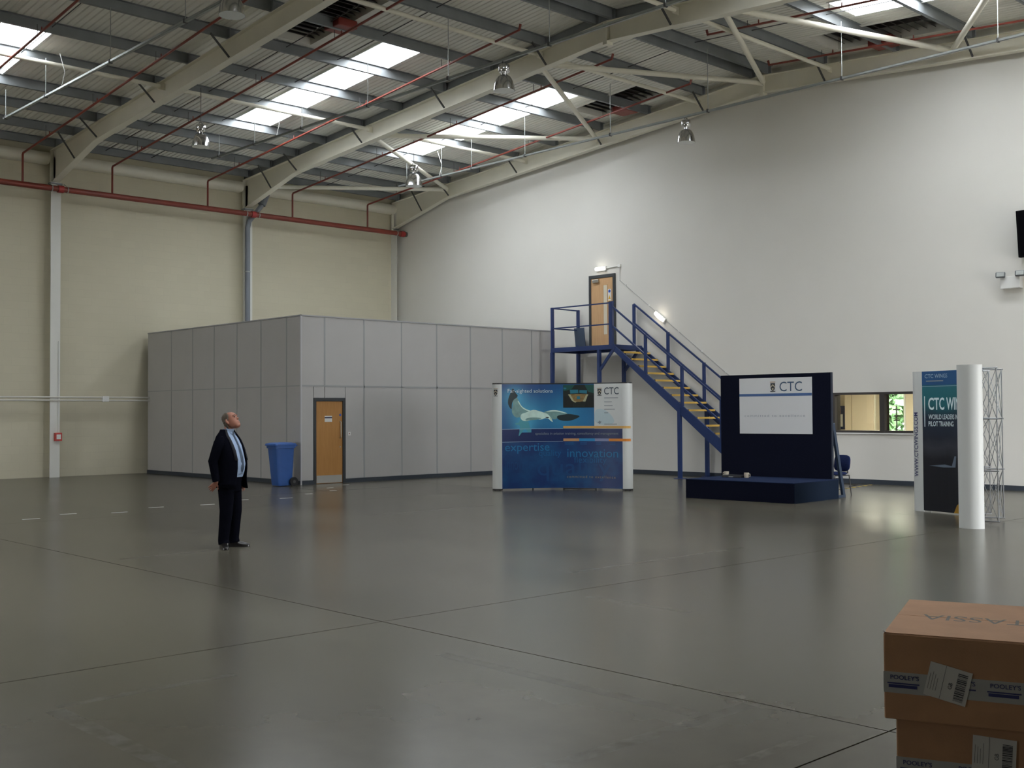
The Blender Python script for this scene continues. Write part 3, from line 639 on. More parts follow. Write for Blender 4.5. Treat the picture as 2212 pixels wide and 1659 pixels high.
for y in (10.66, 10.24):
    sd = MB().obox((XW-0.2, y, 4.70), (1, 0.35, -0.1), (-0.35, 1, 0), (0.1, 0, 1), 0.055, 0.1, 0.06).build('spot_head', M_spot, sb, bevel=0.02)
    MB().obox((XW-0.257, y-0.02, 4.705), (1, 0.35, -0.1), (-0.35, 1, 0), (0.1, 0, 1), 0.004, 0.075, 0.042).build('lens', M_galv, sd)
    MB().tube([(XW-0.14, y-(0.1 if y > 10.4 else -0.08), 4.645), (XW-0.18, y, 4.66)], 0.012, 6).build('spot_stem', M_spot, sb)
MB().tube([(XW-0.02, 10.33, 4.65), (XW-0.03, 10.36, 4.75), (XW-0.12, 10.3, 4.76)], 0.006, 5).build('lead', M_black, sb)
tv = thing('wall_speaker', (XW-0.2, 10.0, 5.0), 'black boxy cabinet fixed high on the gable wall', 'speaker')
MB().add([(XW-0.42, 9.75, 6.02), (XW-0.42, 10.22, 6.02), (XW-0.12, 10.30, 6.05), (XW-0.12, 9.75, 6.05), (XW-0.36, 9.75, 5.02), (XW-0.36, 10.2, 5.02), (XW-0.06, 10.28, 5.05), (XW-0.06, 9.75, 5.05)],
         [(0,1,2,3),(4,7,6,5),(0,4,5,1),(1,5,6,2),(2,6,7,3),(3,7,4,0)]).build('cabinet', mat('matt_black_cabinet', (0.004, 0.004, 0.005), 0.9, spec=0.05), tv, bevel=0.01)
MB().box(XW-0.12, XW, 9.85, 10.0, 5.4, 5.6).build('wall_bracket', M_black, tv)
MB().add([(XW-0.424, 9.8, 5.97), (XW-0.424, 10.17, 5.97), (XW-0.366, 10.15, 5.07), (XW-0.366, 9.8, 5.07)], [(0,1,2,3)]).build('grille', mat('speaker_cloth', (0.004, 0.004, 0.005), 1.0, spec=0.0), tv)
so = thing('wall_socket', (XW, 14.62, 0.27), 'white socket box low on the gable wall behind the blue chair', 'socket')
MB().box(XW-0.06, XW, 14.5, 14.74, 0.28, 0.42).build('socket_box', M_white, so, bevel=0.008)
MB().box(XW-0.1, XW-0.06, 14.64, 14.7, 0.31, 0.38).build('plug', M_black, so)
MB().tube([(XW-0.08, 14.67, 0.31), (XW-0.12, 14.72, 0.12), (XW-0.3, 14.5, 0.01), (XW-0.5, 14.0, 0.008), (23.6, 13.75, 0.008)], 0.008, 6).build('cable', M_black, so)

# ------------------------------------------------------------------ blue steel staircase with landing
M_blue = mat('blue_stair_paint', (0.016, 0.036, 0.125), 0.4, var=0.05, vscale=3)
M_nose = mat('yellow_nosing', (0.72, 0.47, 0.10), 0.55)
M_deck = mat('dark_chequer_plate', (0.025, 0.035, 0.07), 0.5)
XO, XI, LZ, LY0, LY1 = 23.6, 24.77, 3.63, 20.93, 23.35
st = thing('steel_staircase', (24.2, 19.5, 0), 'blue steel staircase with yellow-edged treads and railed landing against the gable wall', 'staircase')
def sbar(name, p, q, w=0.06, h=0.06): return MB().bar(p, q, w, h).build(name, M_blue, st)
MB().box(XO+0.03, XI, LY0, LY1, LZ-0.012, LZ).build('landing_deck', M_deck, st)
sbar('landing_beam', (XO, LY0-0.05, LZ-0.06), (XO, LY1+0.03, LZ-0.06), 0.06, 0.13); sbar('landing_beam', (XI, LY0, LZ-0.06), (XI, LY1, LZ-0.06), 0.06, 0.13)
sbar('landing_beam', (XO+0.03, LY1, LZ-0.06), (XI-0.03, LY1, LZ-0.06), 0.06, 0.13); sbar('landing_beam', (XO+0.03, LY0, LZ-0.06), (XI-0.03, LY0, LZ-0.06), 0.06, 0.13)
for y in (21.7, 22.5): sbar('landing_joist', (XO+0.03, y, LZ-0.05), (XI-0.03, y, LZ-0.05), 0.05, 0.07)
# legs of the landing
for x, y in ((XO, LY1-0.01), (XI, LY1+0.05), (XO, 21.49), (XI, 21.6)):
    sbar('leg', (x, y, 0), (x, y, LZ-0.125), 0.09, 0.09)
    MB().box(x-0.1, x+0.1, y-0.1, y+0.1, 0, 0.012).build('base_plate', M_blue, st)
sbar('knee_brace', (XO, 21.47, 2.93), (XO, 20.93, 3.52), 0.06, 0.07); sbar('knee_brace', (XI, 21.58, 2.93), (XI, 21.04, 3.52), 0.06, 0.07)
# railing of the landing
sbar('rail_post', (XO, LY1-0.02, LZ), (XO, LY1-0.02, 4.82), 0.075, 0.075); sbar('rail_post', (XO, 21.03, LZ), (XO, 21.03, 4.84), 0.13, 0.075)
sbar('rail_post', (XI, LY1+0.05, LZ-0.1), (XI, LY1+0.05, 4.82), 0.075, 0.075)
for z in (4.8, 4.21):
    sbar('guard_rail', (XO, LY1-0.02, z), (XO, 21.05, z), 0.035, 0.035); sbar('guard_rail', (XO, LY1-0.02, z), (XI, LY1+0.05, z), 0.035, 0.035)
# flight
K = 0.7275; YT = 20.9
def sz(y): return LZ-0.08-(YT-y)*K
yf = YT-(LZ-0.08-0.1)/K
for x in (XO, XI):
    MB().prism([(YT+0.03, sz(YT)+0.07), (YT+0.03, sz(YT)-0.10), (yf+0.27, 0.0), (yf-0.02, 0.0), (yf-0.02, sz(yf)+0.08)], gable, x-0.02, x+0.02).build('stringer', M_blue, st)
nt_ = 17
for k in range(nt_):
    z = LZ-(k+1)*LZ/(nt_+1.0); y = YT-0.12-(LZ-0.08-z)/K*1.0+0.12
    tr = MB().box(XO+0.02, XI-0.02, y-0.13, y+0.13, z-0.03, z).build('tread', M_deck, st)
    MB().box(XO+0.03, XI-0.03, y-0.15, y-0.07, z-0.045, z+0.004).build('nosing', M_nose, tr)
for x, ys in ((XO, (19.8, 18.57, 17.32, 16.2)), (XI, (21.2, 19.97, 18.74, 17.5, 16.3))):
    for y in ys:
        yy = min(y, YT); sbar('rail_post', (x, y, (sz(y) if y < YT else LZ)+0.02), (x, y, (sz(y)+1.1 if y < YT else 4.84)), 0.075, 0.06)
    yt = YT+0.1 if x == XO else 21.2
    for dz in (1.08, 0.54):
        z1 = sz(YT)+dz+(yt-YT)*K; sbar('handrail', (x, yt, z1), (x, 16.0, sz(16.0)+dz), 0.04, 0.045)
for x in (XO, XI):
    sbar('leg', (x, 18.66, 0), (x, 18.66, sz(18.66)-0.06), 0.09, 0.09)
    MB().box(x-0.12, x+0.12, 18.54, 18.78, 0, 0.015).build('base_plate', M_blue, st)

# ------------------------------------------------------------------ window in the gable wall and the office behind it
w = thing('window_20', (XW, 13.6, 1.2), 'dark framed internal window looking into the lit office', 'window', kind='structure')
M_wf = mat('dark_window_frame', (0.045, 0.04, 0.038), 0.5)
for a, b, c, d in ((WY0, WY0+0.06, WZ0, WZ1), (WY1-0.06, WY1, WZ0, WZ1), (WY0+0.06, WY1-0.06, WZ1-0.055, WZ1), (WY0+0.06, WY1-0.06, WZ0, WZ0+0.055)):
    MB().box(XW-0.025, XW+0.24, a, b, c, d).build('window_frame', M_wf, w)
MB().box(XW-0.02, XW+0.2, 13.54, 13.67, WZ0+0.055, WZ1-0.055).build('mullion', M_wf, w)
def glass_mat():
    m = bpy.data.materials.new('window_glass'); m.use_nodes = True; nt = m.node_tree; N, L = nt.nodes, nt.links
    N.remove(N['Principled BSDF']); tr = N.new('ShaderNodeBsdfTransparent'); tr.inputs[0].default_value = (0.92, 0.95, 0.93, 1)
    gl = N.new('ShaderNodeBsdfGlossy'); gl.inputs['Roughness'].default_value = 0.02; fr = N.new('ShaderNodeFresnel'); fr.inputs[0].default_value = 1.45
    mx = N.new('ShaderNodeMixShader'); L.new(fr.outputs[0], mx.inputs[0]); L.new(tr.outputs[0], mx.inputs[1]); L.new(gl.outputs[0], mx.inputs[2]); L.new(mx.outputs[0], N['Material Output'].inputs['Surface'])
    return m
M_glass = glass_mat()
for a, b in ((WY0+0.06, 13.54), (13.67, WY1-0.06)): MB().box(XW+0.1, XW+0.106, a, b, WZ0+0.055, WZ1-0.055).build('pane', M_glass, w)
MB().box(XW-0.04, XW, WY0-0.02, WY1+0.02, WZ0-0.03, WZ0).build('window_sill', M_white, w)
M_off = mat('office_cream', (0.66, 0.58, 0.44), 0.7); OX = 29.5
tag(MB().box(XW+0.22, OX+0.2, 10.8, 18.6, 2.7, 2.8).build('ceiling_office', M_white), 'office ceiling', 'ceiling', kind='structure')
tag(MB().box(XW+0.22, OX+0.2, 10.8, 18.6, -0.1, 0).build('floor_office', mat('office_carpet', (0.12, 0.12, 0.13), 0.9)), 'office floor', 'floor', kind='structure')
g = MB(); g.box(OX, OX+0.2, 16.1, 18.6, 0, 2.7); g.box(OX, OX+0.2, 10.8, 15.42, 0, 2.7); g.box(OX, OX+0.2, 15.42, 16.1, 2.45, 2.7); g.box(OX, OX+0.2, 15.42, 16.1, 0, 0.75)
tag(g.build('wall_office_outer', M_off), 'office outer wall', 'wall', kind='structure')
tag(MB().box(XW+0.22, OX, 18.4, 18.6, 0, 2.7).build('wall_office_left', M_off), 'office side wall', 'wall', kind='structure')
tag(MB().box(XW+0.22, OX, 10.8, 11.0, 0, 2.7).build('wall_office_right', M_off), 'office side wall', 'wall', kind='structure')
ow = thing('window_21', (OX, 15.76, 0.75), 'office outer window showing green trees', 'window', kind='structure')
for a, b, c, d in ((15.42, 15.47, 0.75, 2.45), (16.06, 16.1, 0.75, 2.45), (15.47, 16.06, 2.4, 2.45), (15.47, 16.06, 0.75, 0.8)): MB().box(OX-0.02, OX+0.08, a, b, c, d).build('window_frame', M_white, ow)
MB().box(OX+0.04, OX+0.046, 15.47, 16.06, 0.8, 2.4).build('pane', M_glass, ow)
cb_ = thing('office_cupboard', (29.3, 16.55, 0), 'tall cream cupboard with two doors seen through the internal window', 'cupboard')
MB().box(29.2, 29.48, 16.2, 17.12, 0, 2.5).build('carcass', M_off, cb_)
MB().box(29.17, 29.195, 16.22, 16.88, 0.05, 2.48).build('door', mat('cupboard_cream', (0.68, 0.58, 0.43), 0.5), cb_); MB().box(29.17, 29.195, 16.9, 17.1, 0.05, 2.48).build('door', MATS['cupboard_cream'], cb_)
nb = thing('notice_board', (29.47, 17.5, 1.2), 'dark blue notice board with a pinned poster in the office', 'notice board')
MB().box(29.45, 29.495, 17.2, 17.9, 1.22, 1.9).build('board', mat('felt_navy', (0.03, 0.04, 0.10), 0.9), nb)
MB().box(29.44, 29.45, 17.33, 17.75, 1.3, 1.66).build('poster', M_white, nb); MB().box(29.44, 29.45, 17.4, 17.6, 1.68, 1.86).build('photo', mat('photo_red', (0.4, 0.12, 0.08), 0.6), nb)
sd_ = thing('stand', (28.2, 15.0, 0), 'slim black stand with short side arms in the office', 'stand')
MB().tube([(0,0,0.05), (0,0,1.88)], 0.018, 8).build('pole', M_black, sd_, local=True)
for k in range(5): MB().tube([(0,0,0.06), (0.25*math.cos(k*2*pi/5), 0.25*math.sin(k*2*pi/5), 0.03)], 0.02, 6).build('foot', M_black, sd_, local=True)
for z, l, a in ((1.78, 0.09, 0.7), (1.62, 0.1, 2.4), (1.5, 0.08, 0.9), (1.34, 0.12, 2.0)): MB().bar((-l*math.sin(a), l*math.cos(a), z), (l*math.sin(a), -l*math.cos(a), z), 0.035, 0.035).build('arm', M_black, sd_, local=True)
tb = thing('office_table', (26.9, 14.2, 0), 'white table standing in the office beside the black stand', 'table')
MB().box(-0.5, 0.6, -0.9, 0.5, 0.71, 0.74).build('tabletop', M_white, tb, local=True)
for x in (-0.45, 0.55):
    for y in (-0.85, 0.45): MB().tube([(x, y, 0), (x, y, 0.71)], 0.02, 8).build('leg', M_galv, tb, local=True)
lt = thing('office_ceiling_light', (27.2, 14.8, 2.62), 'lit office ceiling light', 'lamp')
MB().box(26.9, 27.5, 14.2, 15.4, 2.64, 2.7).build('housing', M_white, lt); MB().box(26.93, 27.47, 14.23, 15.37, 2.625, 2.64).build('diffuser', mat('office_diffuser', (0.9,0.9,0.9), 0.5, emis=(1.0, 0.9, 0.72), estr=40.0), lt)
tag(MB().box(OX+0.2, 60, -10, 50, -0.2, -0.05).build('lawn', mat('grass_green', (0.10, 0.18, 0.05), 0.9, var=0.3, vscale=2)), 'grass outside the office', 'lawn', kind='structure')
def foliage(name, c, rx, rz, label, seed, n=2600):
    rnd = random.Random(seed); t = thing(name, (c[0], c[1], 0), label, 'tree', 'trees outside the office window')
    MB().tube([(0,0,0), (0.05,0.02,c[2])], [0.14, 0.07], 8).build('trunk', mat('bark', (0.09, 0.06, 0.04), 0.9), t, local=True)
    g = MB()
    for _ in range(n):
        th = rnd.uniform(0, 2*pi); ph = math.acos(rnd.uniform(-1, 1)); rr = rnd.uniform(0.3, 1.0)
        p = Vector((rx*rr*math.sin(ph)*math.cos(th), rx*rr*math.sin(ph)*math.sin(th), c[2]+rz*rr*math.cos(ph)))
        a = Vector((rnd.gauss(0,1), rnd.gauss(0,1), rnd.gauss(0,1))).normalized(); b = a.orthogonal(); s = rnd.uniform(0.1, 0.22)
        g.add([p-a*s, p+b*s*0.5, p+a*s, p-b*s*0.5], [(0,1,2,3)])
    o = g.build('crown', mat('leaf_green', (0.26, 0.40, 0.22), 0.6, var=0.35, vscale=3), t, local=True, fix=False); o['kind'] = 'stuff'
foliage('leafy_tree', (34.6, 18.9, 2.2), 1.5, 2.0, 'leafy green tree outside the office window, with a fuller crown', 3)
foliage('leafy_tree', (38.7, 18.6, 2.6), 1.9, 2.5, 'leafy green tree outside, farther from the office window', 5)
foliage('leafy_tree', (39.6, 23.2, 2.8), 2.2, 2.6, 'leafy green tree outside, behind the nearer trees', 8)

# ------------------------------------------------------------------ pop-up exhibition stands
class Popup:
    """curved pop-up stand: concave front between L and R (seen from the front), rounded end panels turning back"""
    def __init__(s, L, R, n, sag, hc, rc, ls=0.0):
        s.ls = ls; s.mid = (Vector(L)+Vector(R))/2; s.e = (Vector(R)-Vector(L)).normalized(); s.n = Vector(n).normalized(); s.sag = sag; s.hc = hc; s.rc = rc
    def plan(s, a):
        """a: metres along the front; |a|<=hc is the concave panel (chord measure), beyond it the rounded end"""
        hc = s.hc; c = max(-hc, min(hc, a)); sg = 1 if a >= 0 else -1
        p = Vector((c, -s.sag*(1-(c/hc)**2))); th = math.atan(2*s.sag/hc); nn = Vector((-2*s.sag*c/hc**2, 1)).normalized()
        ex = abs(a)-hc
        if ex > 0:
            st_ = min(ex, s.ls); ph = (ex-st_)/s.rc
            u = st_*math.cos(th)+s.rc*(math.sin(th)-math.sin(th-ph)); w = st_*math.sin(th)+s.rc*(math.cos(th-ph)-math.cos(th))
            p = p+Vector((sg*u, w)); nn = Vector((-sg*math.sin(th-ph), math.cos(th-ph)))
        return p, nn
    def at(s, a, z, off=0.0):
        p, nn = s.plan(a); p = p+nn*off
        q = s.mid+s.e*p.x+s.n*p.y
        return Vector((q.x, q.y, z))
    def shell(s, a0, a1, z0, z1, nu, t=0.018):
        g = MB(); ring = []
        A = [a0+(a1-a0)*i/nu for i in range(nu+1)]
        f0 = [s.at(a, z0, 0) for a in A]; f1 = [s.at(a, z1, 0) for a in A]; b0 = [s.at(a, z0, -t) for a in A]; b1 = [s.at(a, z1, -t) for a in A]
        n = nu+1; g.v = [tuple(p) for p in f0+f1+b0+b1]
        for i in range(nu):
            g.f += [(i, i+1, n+i+1, n+i), (2*n+i+1, 2*n+i, 3*n+i, 3*n+i+1), (n+i, n+i+1, 3*n+i+1, 3*n+i), (i+1, i, 2*n+i, 2*n+i+1)]
        g.f += [(0, n, 3*n, 2*n), (nu, 2*n+nu, 3*n+nu, n+nu)]
        return g
K2 = 1.5
M_endp = mat('white_end_panel', (0.66, 0.68, 0.67), 0.45)
M_pblk = mat('stand_black_trim', (0.015, 0.015, 0.017), 0.4)
S1 = Popup((17.23, 18.94), (19.32, 16.63), (-0.742, -0.671), 0.40, 1.35, 0.155)
s1 = thing('popup_display', (18.35, 17.85, 0), 'wide curved blue pop-up display with a white sea bird and lettering', 'display stand')
def cu(x): return (x-1035)*1.35/785.0       # print layout: drawing units across the stand
def cv(y): return (1530-y)*0.00176
zb_, zt_ = cv(1508), cv(168)
def sea_material():
    m = bpy.data.materials.new('printed_sea_and_sky'); nt, b = nodes_of(m); N, L = nt.nodes, nt.links
    uv = N.new('ShaderNodeAttribute'); uv.attribute_name = 'layout'; sp_ = N.new('ShaderNodeSeparateXYZ'); L.new(uv.outputs['Vector'], sp_.inputs[0])
    def M(op, a, b_=None, c=None):
        n = N.new('ShaderNodeMath'); n.operation = op
        for i, v in enumerate((a, b_, c)):
            if v is None: continue
            if isinstance(v, (int, float)): n.inputs[i].default_value = v
            else: L.new(v, n.inputs[i])
        return n.outputs[0]
    def blob(cx_, cy_, r):
        dx = M('MULTIPLY', M('SUBTRACT', sp_.outputs['X'], cx_), 1/r); dy = M('MULTIPLY', M('SUBTRACT', sp_.outputs['Y'], cy_), 1/r)
        d = M('ADD', M('MULTIPLY', dx, dx), M('MULTIPLY', dy, dy)); return M('POWER', 2.718, M('MULTIPLY', d, -1.0))
    def mixc(fac, a, b_):
        n = N.new('ShaderNodeMix'); n.data_type = 'RGBA'; L.new(fac, n.inputs[0])
        for i, v in ((6, a), (7, b_)):
            if isinstance(v, tuple): n.inputs[i].default_value = (*v, 1)
            else: L.new(v, n.inputs[i])
        return n.outputs[2]
    deep = col(10, 34, 84, K2); sky = col(18, 88, 132, K2); glow = col(60, 140, 172, K2); low = col(12, 40, 88, K2); mid = col(14, 66, 108, K2)
    rx = N.new('ShaderNodeMapRange'); rx.inputs['From Min'].default_value = 250; rx.inputs['From Max'].default_value = 1400; L.new(sp_.outputs['X'], rx.inputs['Value'])
    ry = N.new('ShaderNodeMapRange'); ry.inputs['From Min'].default_value = 200; ry.inputs['From Max'].default_value = 600; L.new(sp_.outputs['Y'], ry.inputs['Value'])
    c1 = mixc(M('MULTIPLY', M('ADD', rx.outputs[0], ry.outputs[0]), 0.5), deep, sky)
    gl = M('MINIMUM', M('ADD', M('ADD', blob(560, 560, 190), blob(400, 330, 130)), M('ADD', blob(530, 740, 110), M('MULTIPLY', blob(1050, 560, 240), 0.5))), 1.0)
    c2 = mixc(M('MULTIPLY', gl, 0.75), c1, glow)
    nz = N.new('ShaderNodeTexNoise'); nz.inputs['Scale'].default_value = 0.004; nz.inputs['Detail'].default_value = 4; L.new(uv.outputs['Vector'], nz.inputs['Vector'])
    r2 = N.new('ShaderNodeMapRange'); r2.inputs['From Min'].default_value = 0.42; r2.inputs['From Max'].default_value = 0.66; L.new(nz.outputs['Fac'], r2.inputs['Value'])
    c3 = mixc(M('MULTIPLY', r2.outputs[0], 0.8), low, mid)
    is_low = M('GREATER_THAN', sp_.outputs['Y'], 905)
    L.new(mixc(is_low, c2, c3), b.inputs['Base Color']); b.inputs['Roughness'].default_value = 0.45
    return m
pn = S1.shell(cu(250), cu(1455), zb_, zt_, 30)
lay = [None]*0
o = pn.build('graphic_panel', sea_material(), s1, fix=True)
def layout_attr(o, stand_fn):
    me = o.data; at = me.attributes.new('layout', 'FLOAT_VECTOR', 'POINT'); wl_ = wloc(o)
    for i, v in enumerate(me.vertices):
        x, y = stand_fn(v.co+wl_); at.data[i].vector = (x, y, 0)
def s1_layout(p):
    d = Vector((p.x, p.y))-S1.mid; a = d.dot(S1.e); return a*785/1.35+1035, 1530-p.z/0.00176
layout_attr(o, s1_layout)
o2 = S1.shell(cu(1455), cu(1820), zb_, cv(900), 10).build('graphic_panel', MATS.get('x') or o.data.materials[0], s1); layout_attr(o2, s1_layout)
S1.shell(cu(1455), cu(1822), cv(745), zt_, 10).build('white_panel', M_endp, s1)
o3 = S1.shell(cu(1455), cu(1820), cv(900), cv(745), 10).build('graphic_panel', mat('print_navy', col(12, 30, 74, K2), 0.45), s1)
EL = 1.35+0.155*2.2
for a0, a1 in ((-1.35, -EL), (cu(1822), EL)): S1.shell(a0, a1, zb_, zt_, 14).build('end_panel', M_endp, s1, smooth=True)
g = S1.shell(-EL+0.06, EL-0.06, zt_, zt_+0.028, 60, 0.06); g.build('top_rail', M_pblk, s1)
for sg in (-1, 1):
    S1.shell(sg*1.34, sg*EL, zb_-0.03, zb_, 14, 0.12).build('bottom_trim', M_pblk, s1)
    for a in (1.4, 1.58): MB().lathe([(0.02, 0), (0.02, 0.03)], c=tuple(S1.at(sg*a, 0.0, -0.05)), n=10).build('foot', M_pblk, s1)
for a in (-0.67, 0.02, 0.74): MB().box(*[c+d for c in (S1.at(a, 0, -0.03).x, ) for d in (-0.012, 0.012)], *[c+d for c in (S1.at(a, 0, -0.03).y, ) for d in (-0.012, 0.012)], 0, zb_).build('foot', M_pblk, s1)
S1.shell(0.02, 0.74, zb_-0.03, zb_-0.005, 8, 0.03).build('bottom_bar', M_pblk, s1)
for zz in (0.3, 1.2, 2.2):       # folding lattice frame at the back
    for a in (-1.1, -0.37, 0.37):
        for da, dz in ((0.73, 0.8), (0.73, -0.1)):
            MB().tube([S1.at(a, zz, -0.06), S1.at(a+da, min(2.3, max(0.1, zz+dz)), -0.32)], 0.008, 6).build('lattice_rod', M_galv, s1)
on1 = lambda off: (lambda u, v: S1.at(u, v, off))
def chaikin(pts, k=2):
    for _ in range(k):
        pts = [q for (a, b) in zip(pts, pts[1:]+pts[:1]) for q in ((a[0]*0.75+b[0]*0.25, a[1]*0.75+b[1]*0.25), (a[0]*0.25+b[0]*0.75, a[1]*0.25+b[1]*0.75))]
    return pts
def P1(name, pts, m, off, smooth_n=0):
    if name.startswith('bird_') or name == 'pale_blue_fade': pts = chaikin(list(pts))
    return poly2d(name, [(cu(x), cv(y)) for x, y in pts], on1(off), m, s1, 0.06)
def T1(s, x, y, w, m, off=0.006, h=None, bold=0.0, sp__=1.0):
    V, Fc = text2d(s, 1.0, bold=bold, spacing=sp__); V = fit(V, cu(x), cv(y), cu(x+w)-cu(x), h); return print2d('lettering', V, Fc, on1(off), m, s1, 0.06)
M_bird = mat('print_bird_white', col(158, 180, 172, 1.8), 0.5, var=0.12, vscale=6); M_bird2 = mat('print_bird_shade', col(96, 128, 126, K2), 0.5, var=0.15, vscale=9)
M_bdk = mat('print_bird_dark', col(20, 36, 40, K2), 0.5); M_teal = mat('print_teal', col(62, 128, 140, K2), 0.5); M_lt = mat('print_pale_text', col(150, 165, 175, K2), 0.5)
P1('bird_wing', [(440,330),(470,400),(510,470),(600,505),(640,560),(560,620),(470,590),(430,600),(385,560),(370,500),(390,440),(385,370),(405,310)], M_bird2, 0.003)
P1('bird_wing', [(395,215),(420,280),(455,310),(435,345),(400,360),(372,420),(372,500),(335,450),(322,400),(335,330),(355,290),(370,240)], M_bdk, 0.004)
P1('bird_body', [(610,508),(660,495),(720,512),(780,530),(840,552),(875,590),(910,660),(880,645),(850,610),(800,605),(760,625),(690,620),(620,630),(560,645),(510,640),(480,600),(490,550),(550,535)], M_bird, 0.005)
P1('bird_wing', [(780,525),(860,510),(930,500),(1000,512),(1060,530),(1115,550),(1050,560),(960,600),(955,622),(900,620),(860,590),(830,560)], M_bird2, 0.004)
P1('bird_wing', [(960,575),(1050,560),(1120,550),(1200,565),(1275,580),(1230,610),(1150,640),(1060,645),(990,630),(965,610)], M_bdk, 0.0045)
P1('bird_tail', [(480,590),(560,600),(590,660),(600,700),(625,790),(580,790),(540,730),(500,790),(470,830),(455,840),(480,740),(475,690),(420,695),(415,665),(470,665)], M_teal, 0.003)
P1('bird_wing_edge', [(462,380),(500,455),(580,500),(640,512),(600,522),(520,490),(470,430),(445,380)], M_bird, 0.0045)
P1('bird_wing_edge', [(800,522),(900,500),(990,508),(1110,546),(1060,542),(960,520),(870,522)], M_bird, 0.0048)
P1('bird_belly_shade', [(560,600),(680,595),(770,605),(720,622),(620,632),(540,640)], M_bird2, 0.0056)
P1('bird_beak', [(868,585),(885,600),(912,662),(888,640),(866,612)], mat('print_bird_beak', col(150, 165, 150, 1.8), 0.5), 0.006)
P1('bird_eye_mark', [(800,598),(830,588),(865,598),(840,608)], M_bdk, 0.006)
M_navy = MATS['print_navy']
P1('navy_band', [(250,747),(470,747),(470,905),(250,905)], M_navy, 0.0018); P1('navy_band', [(625,747),(1455,747),(1455,905),(625,905)], M_navy, 0.0018); P1('navy_band', [(470,790),(625,790),(625,905),(470,905)], M_navy, 0.0016)
M_line = mat('print_pale_line', col(130, 150, 170, K2), 0.5)
P1('white_rule', [(250,743),(1040,740),(1040,745),(250,748)], M_line, 0.0075); P1('white_rule', [(250,908),(1040,905),(1040,910),(250,913)], M_line, 0.0075)
M_org = mat('print_orange', col(176, 138, 76, K2), 0.5); M_or2 = mat('print_deep_orange', col(184, 112, 40, K2), 0.5); M_sky = mat('print_sky_blue', col(30, 112, 160, K2), 0.5); M_gry = mat('print_grey_violet', col(112, 118, 150, K2), 0.5); M_tan = mat('print_tan', col(160, 120, 84, K2), 0.5)
XE = 1035+(1.35+0.2)*785/1.35
P1('orange_bar', [(1045,708),(XE,708),(XE,740),(1045,740)], M_org, 0.003)
for a, b, m in ((1045,1255,M_tan), (1255,1462,M_sky), (1462,1645,M_gry), (1645,XE,M_or2)): P1('colour_bar', [(a,870),(b,870),(b,904),(a,904)], m, 0.003)
# cockpit photograph
M_ck = mat('cockpit_dark', col(10, 20, 16, K2), 0.5); M_cg = mat('cockpit_green', col(10, 62, 56, K2), 0.5); M_cb = mat('cockpit_sky', col(26, 92, 110, K2), 0.5); M_cp = mat('cockpit_panel', col(108, 88, 52, K2), 0.5, var=0.3, vscale=20); M_cw = mat('cockpit_pale', col(140, 140, 112, K2), 0.5)
P1('cockpit_photo', [(1045,178),(1455,178),(1455,472),(1045,472)], M_ck, 0.003)
P1('cockpit_roof', [(1045,178),(1200,178),(1160,230),(1050,260)], M_cg, 0.0035); P1('cockpit_roof', [(1330,178),(1455,178),(1455,290),(1380,270)], M_cg, 0.0035)
P1('cockpit_window', [(1135,240),(1245,240),(1248,285),(1140,290)], M_cb, 0.004); P1('cockpit_window', [(1262,245),(1365,248),(1360,292),(1260,282)], M_cb, 0.004); P1('cockpit_window', [(1050,210),(1090,215),(1085,235),(1050,235)], M_cb, 0.004)
P1('cockpit_console', [(1120,300),(1230,295),(1370,300),(1340,385),(1250,400),(1180,400),(1150,350)], M_cp, 0.004)
P1('cockpit_trim', [(1110,300),(1140,300),(1190,385),(1225,398),(1205,408),(1160,380)], M_cw, 0.0045); P1('cockpit_trim', [(1355,300),(1380,302),(1340,395),(1305,392)], M_cw, 0.0045)
P1('cockpit_screen', [(1228,325),(1270,325),(1270,362),(1228,362)], M_cb, 0.005)
P1('cockpit_seat', [(1050,320),(1130,330),(1170,400),(1180,470),(1050,470)], mat('cockpit_seat', col(8, 12, 10, 1.5), 0.6), 0.005); P1('cockpit_seat', [(1370,320),(1450,310),(1450,470),(1330,470),(1345,390)], MATS['cockpit_seat'], 0.005)
M_shade = mat('print_pale_blue', (0.50, 0.62, 0.66), 0.5)
P1('pale_blue_fade', [(1457,500),(1560,480),(1680,560),(1740,690),(1457,700)], M_shade, 0.002)
# lettering
M_tx = mat('print_text_white', col(165, 180, 185, K2), 0.5); M_ty = mat('print_text_blue', col(22, 96, 140, K2), 0.5); M_tz = mat('print_text_dim', col(14, 76, 120, K2), 0.5); M_td = mat('print_text_dark', col(28, 44, 58, 1.6), 0.5); M_tg = mat('print_text_grey', col(110, 118, 124, K2), 0.5)
T1('Far-sighted solutions', 322, 292, 585, M_tx, 0.008)
T1('expertise', 285, 1062, 575, M_ty); T1('quality', 720, 1118, 295, M_tz); T1('innovation', 1095, 1112, 670, M_ty); T1('flexibility', 1185, 1210, 430, M_tz)
T1('quality', 700, 1420, 970, mat('print_text_ghost', col(14, 58, 102, K2), 0.5), 0.004, h=0.52); T1('innovation', 290, 1270, 390, MATS['print_text_ghost'], 0.0035, h=0.26)
T1('specialists in aviation training, consultancy and management', 675, 830, 1095, M_tg, 0.006)
T1('committed to excellence', 1090, 1380, 640, mat('print_text_gold', col(120, 110, 90, K2), 0.5), 0.006, sp__=1.25)
T1('CTC', 1588, 306, 190, M_td, 0.006, h=0.16)
for y, w_ in ((350, 180), (402, 100), (450, 110), (495, 140), (541, 50), (686, 165)): P1('fine_print', [(1588, y-5), (1588+w_, y-5), (1588+w_, y+4), (1588, y+4)], M_tg, 0.006)
for x, w_ in ((1062, 120), (1268, 90), (1475, 70), (1660, 70)):
    for y in (925, 943): P1('fine_print', [(x, y-4), (x+w_, y-4), (x+w_, y+3), (x, y+3)], M_tz, 0.006)
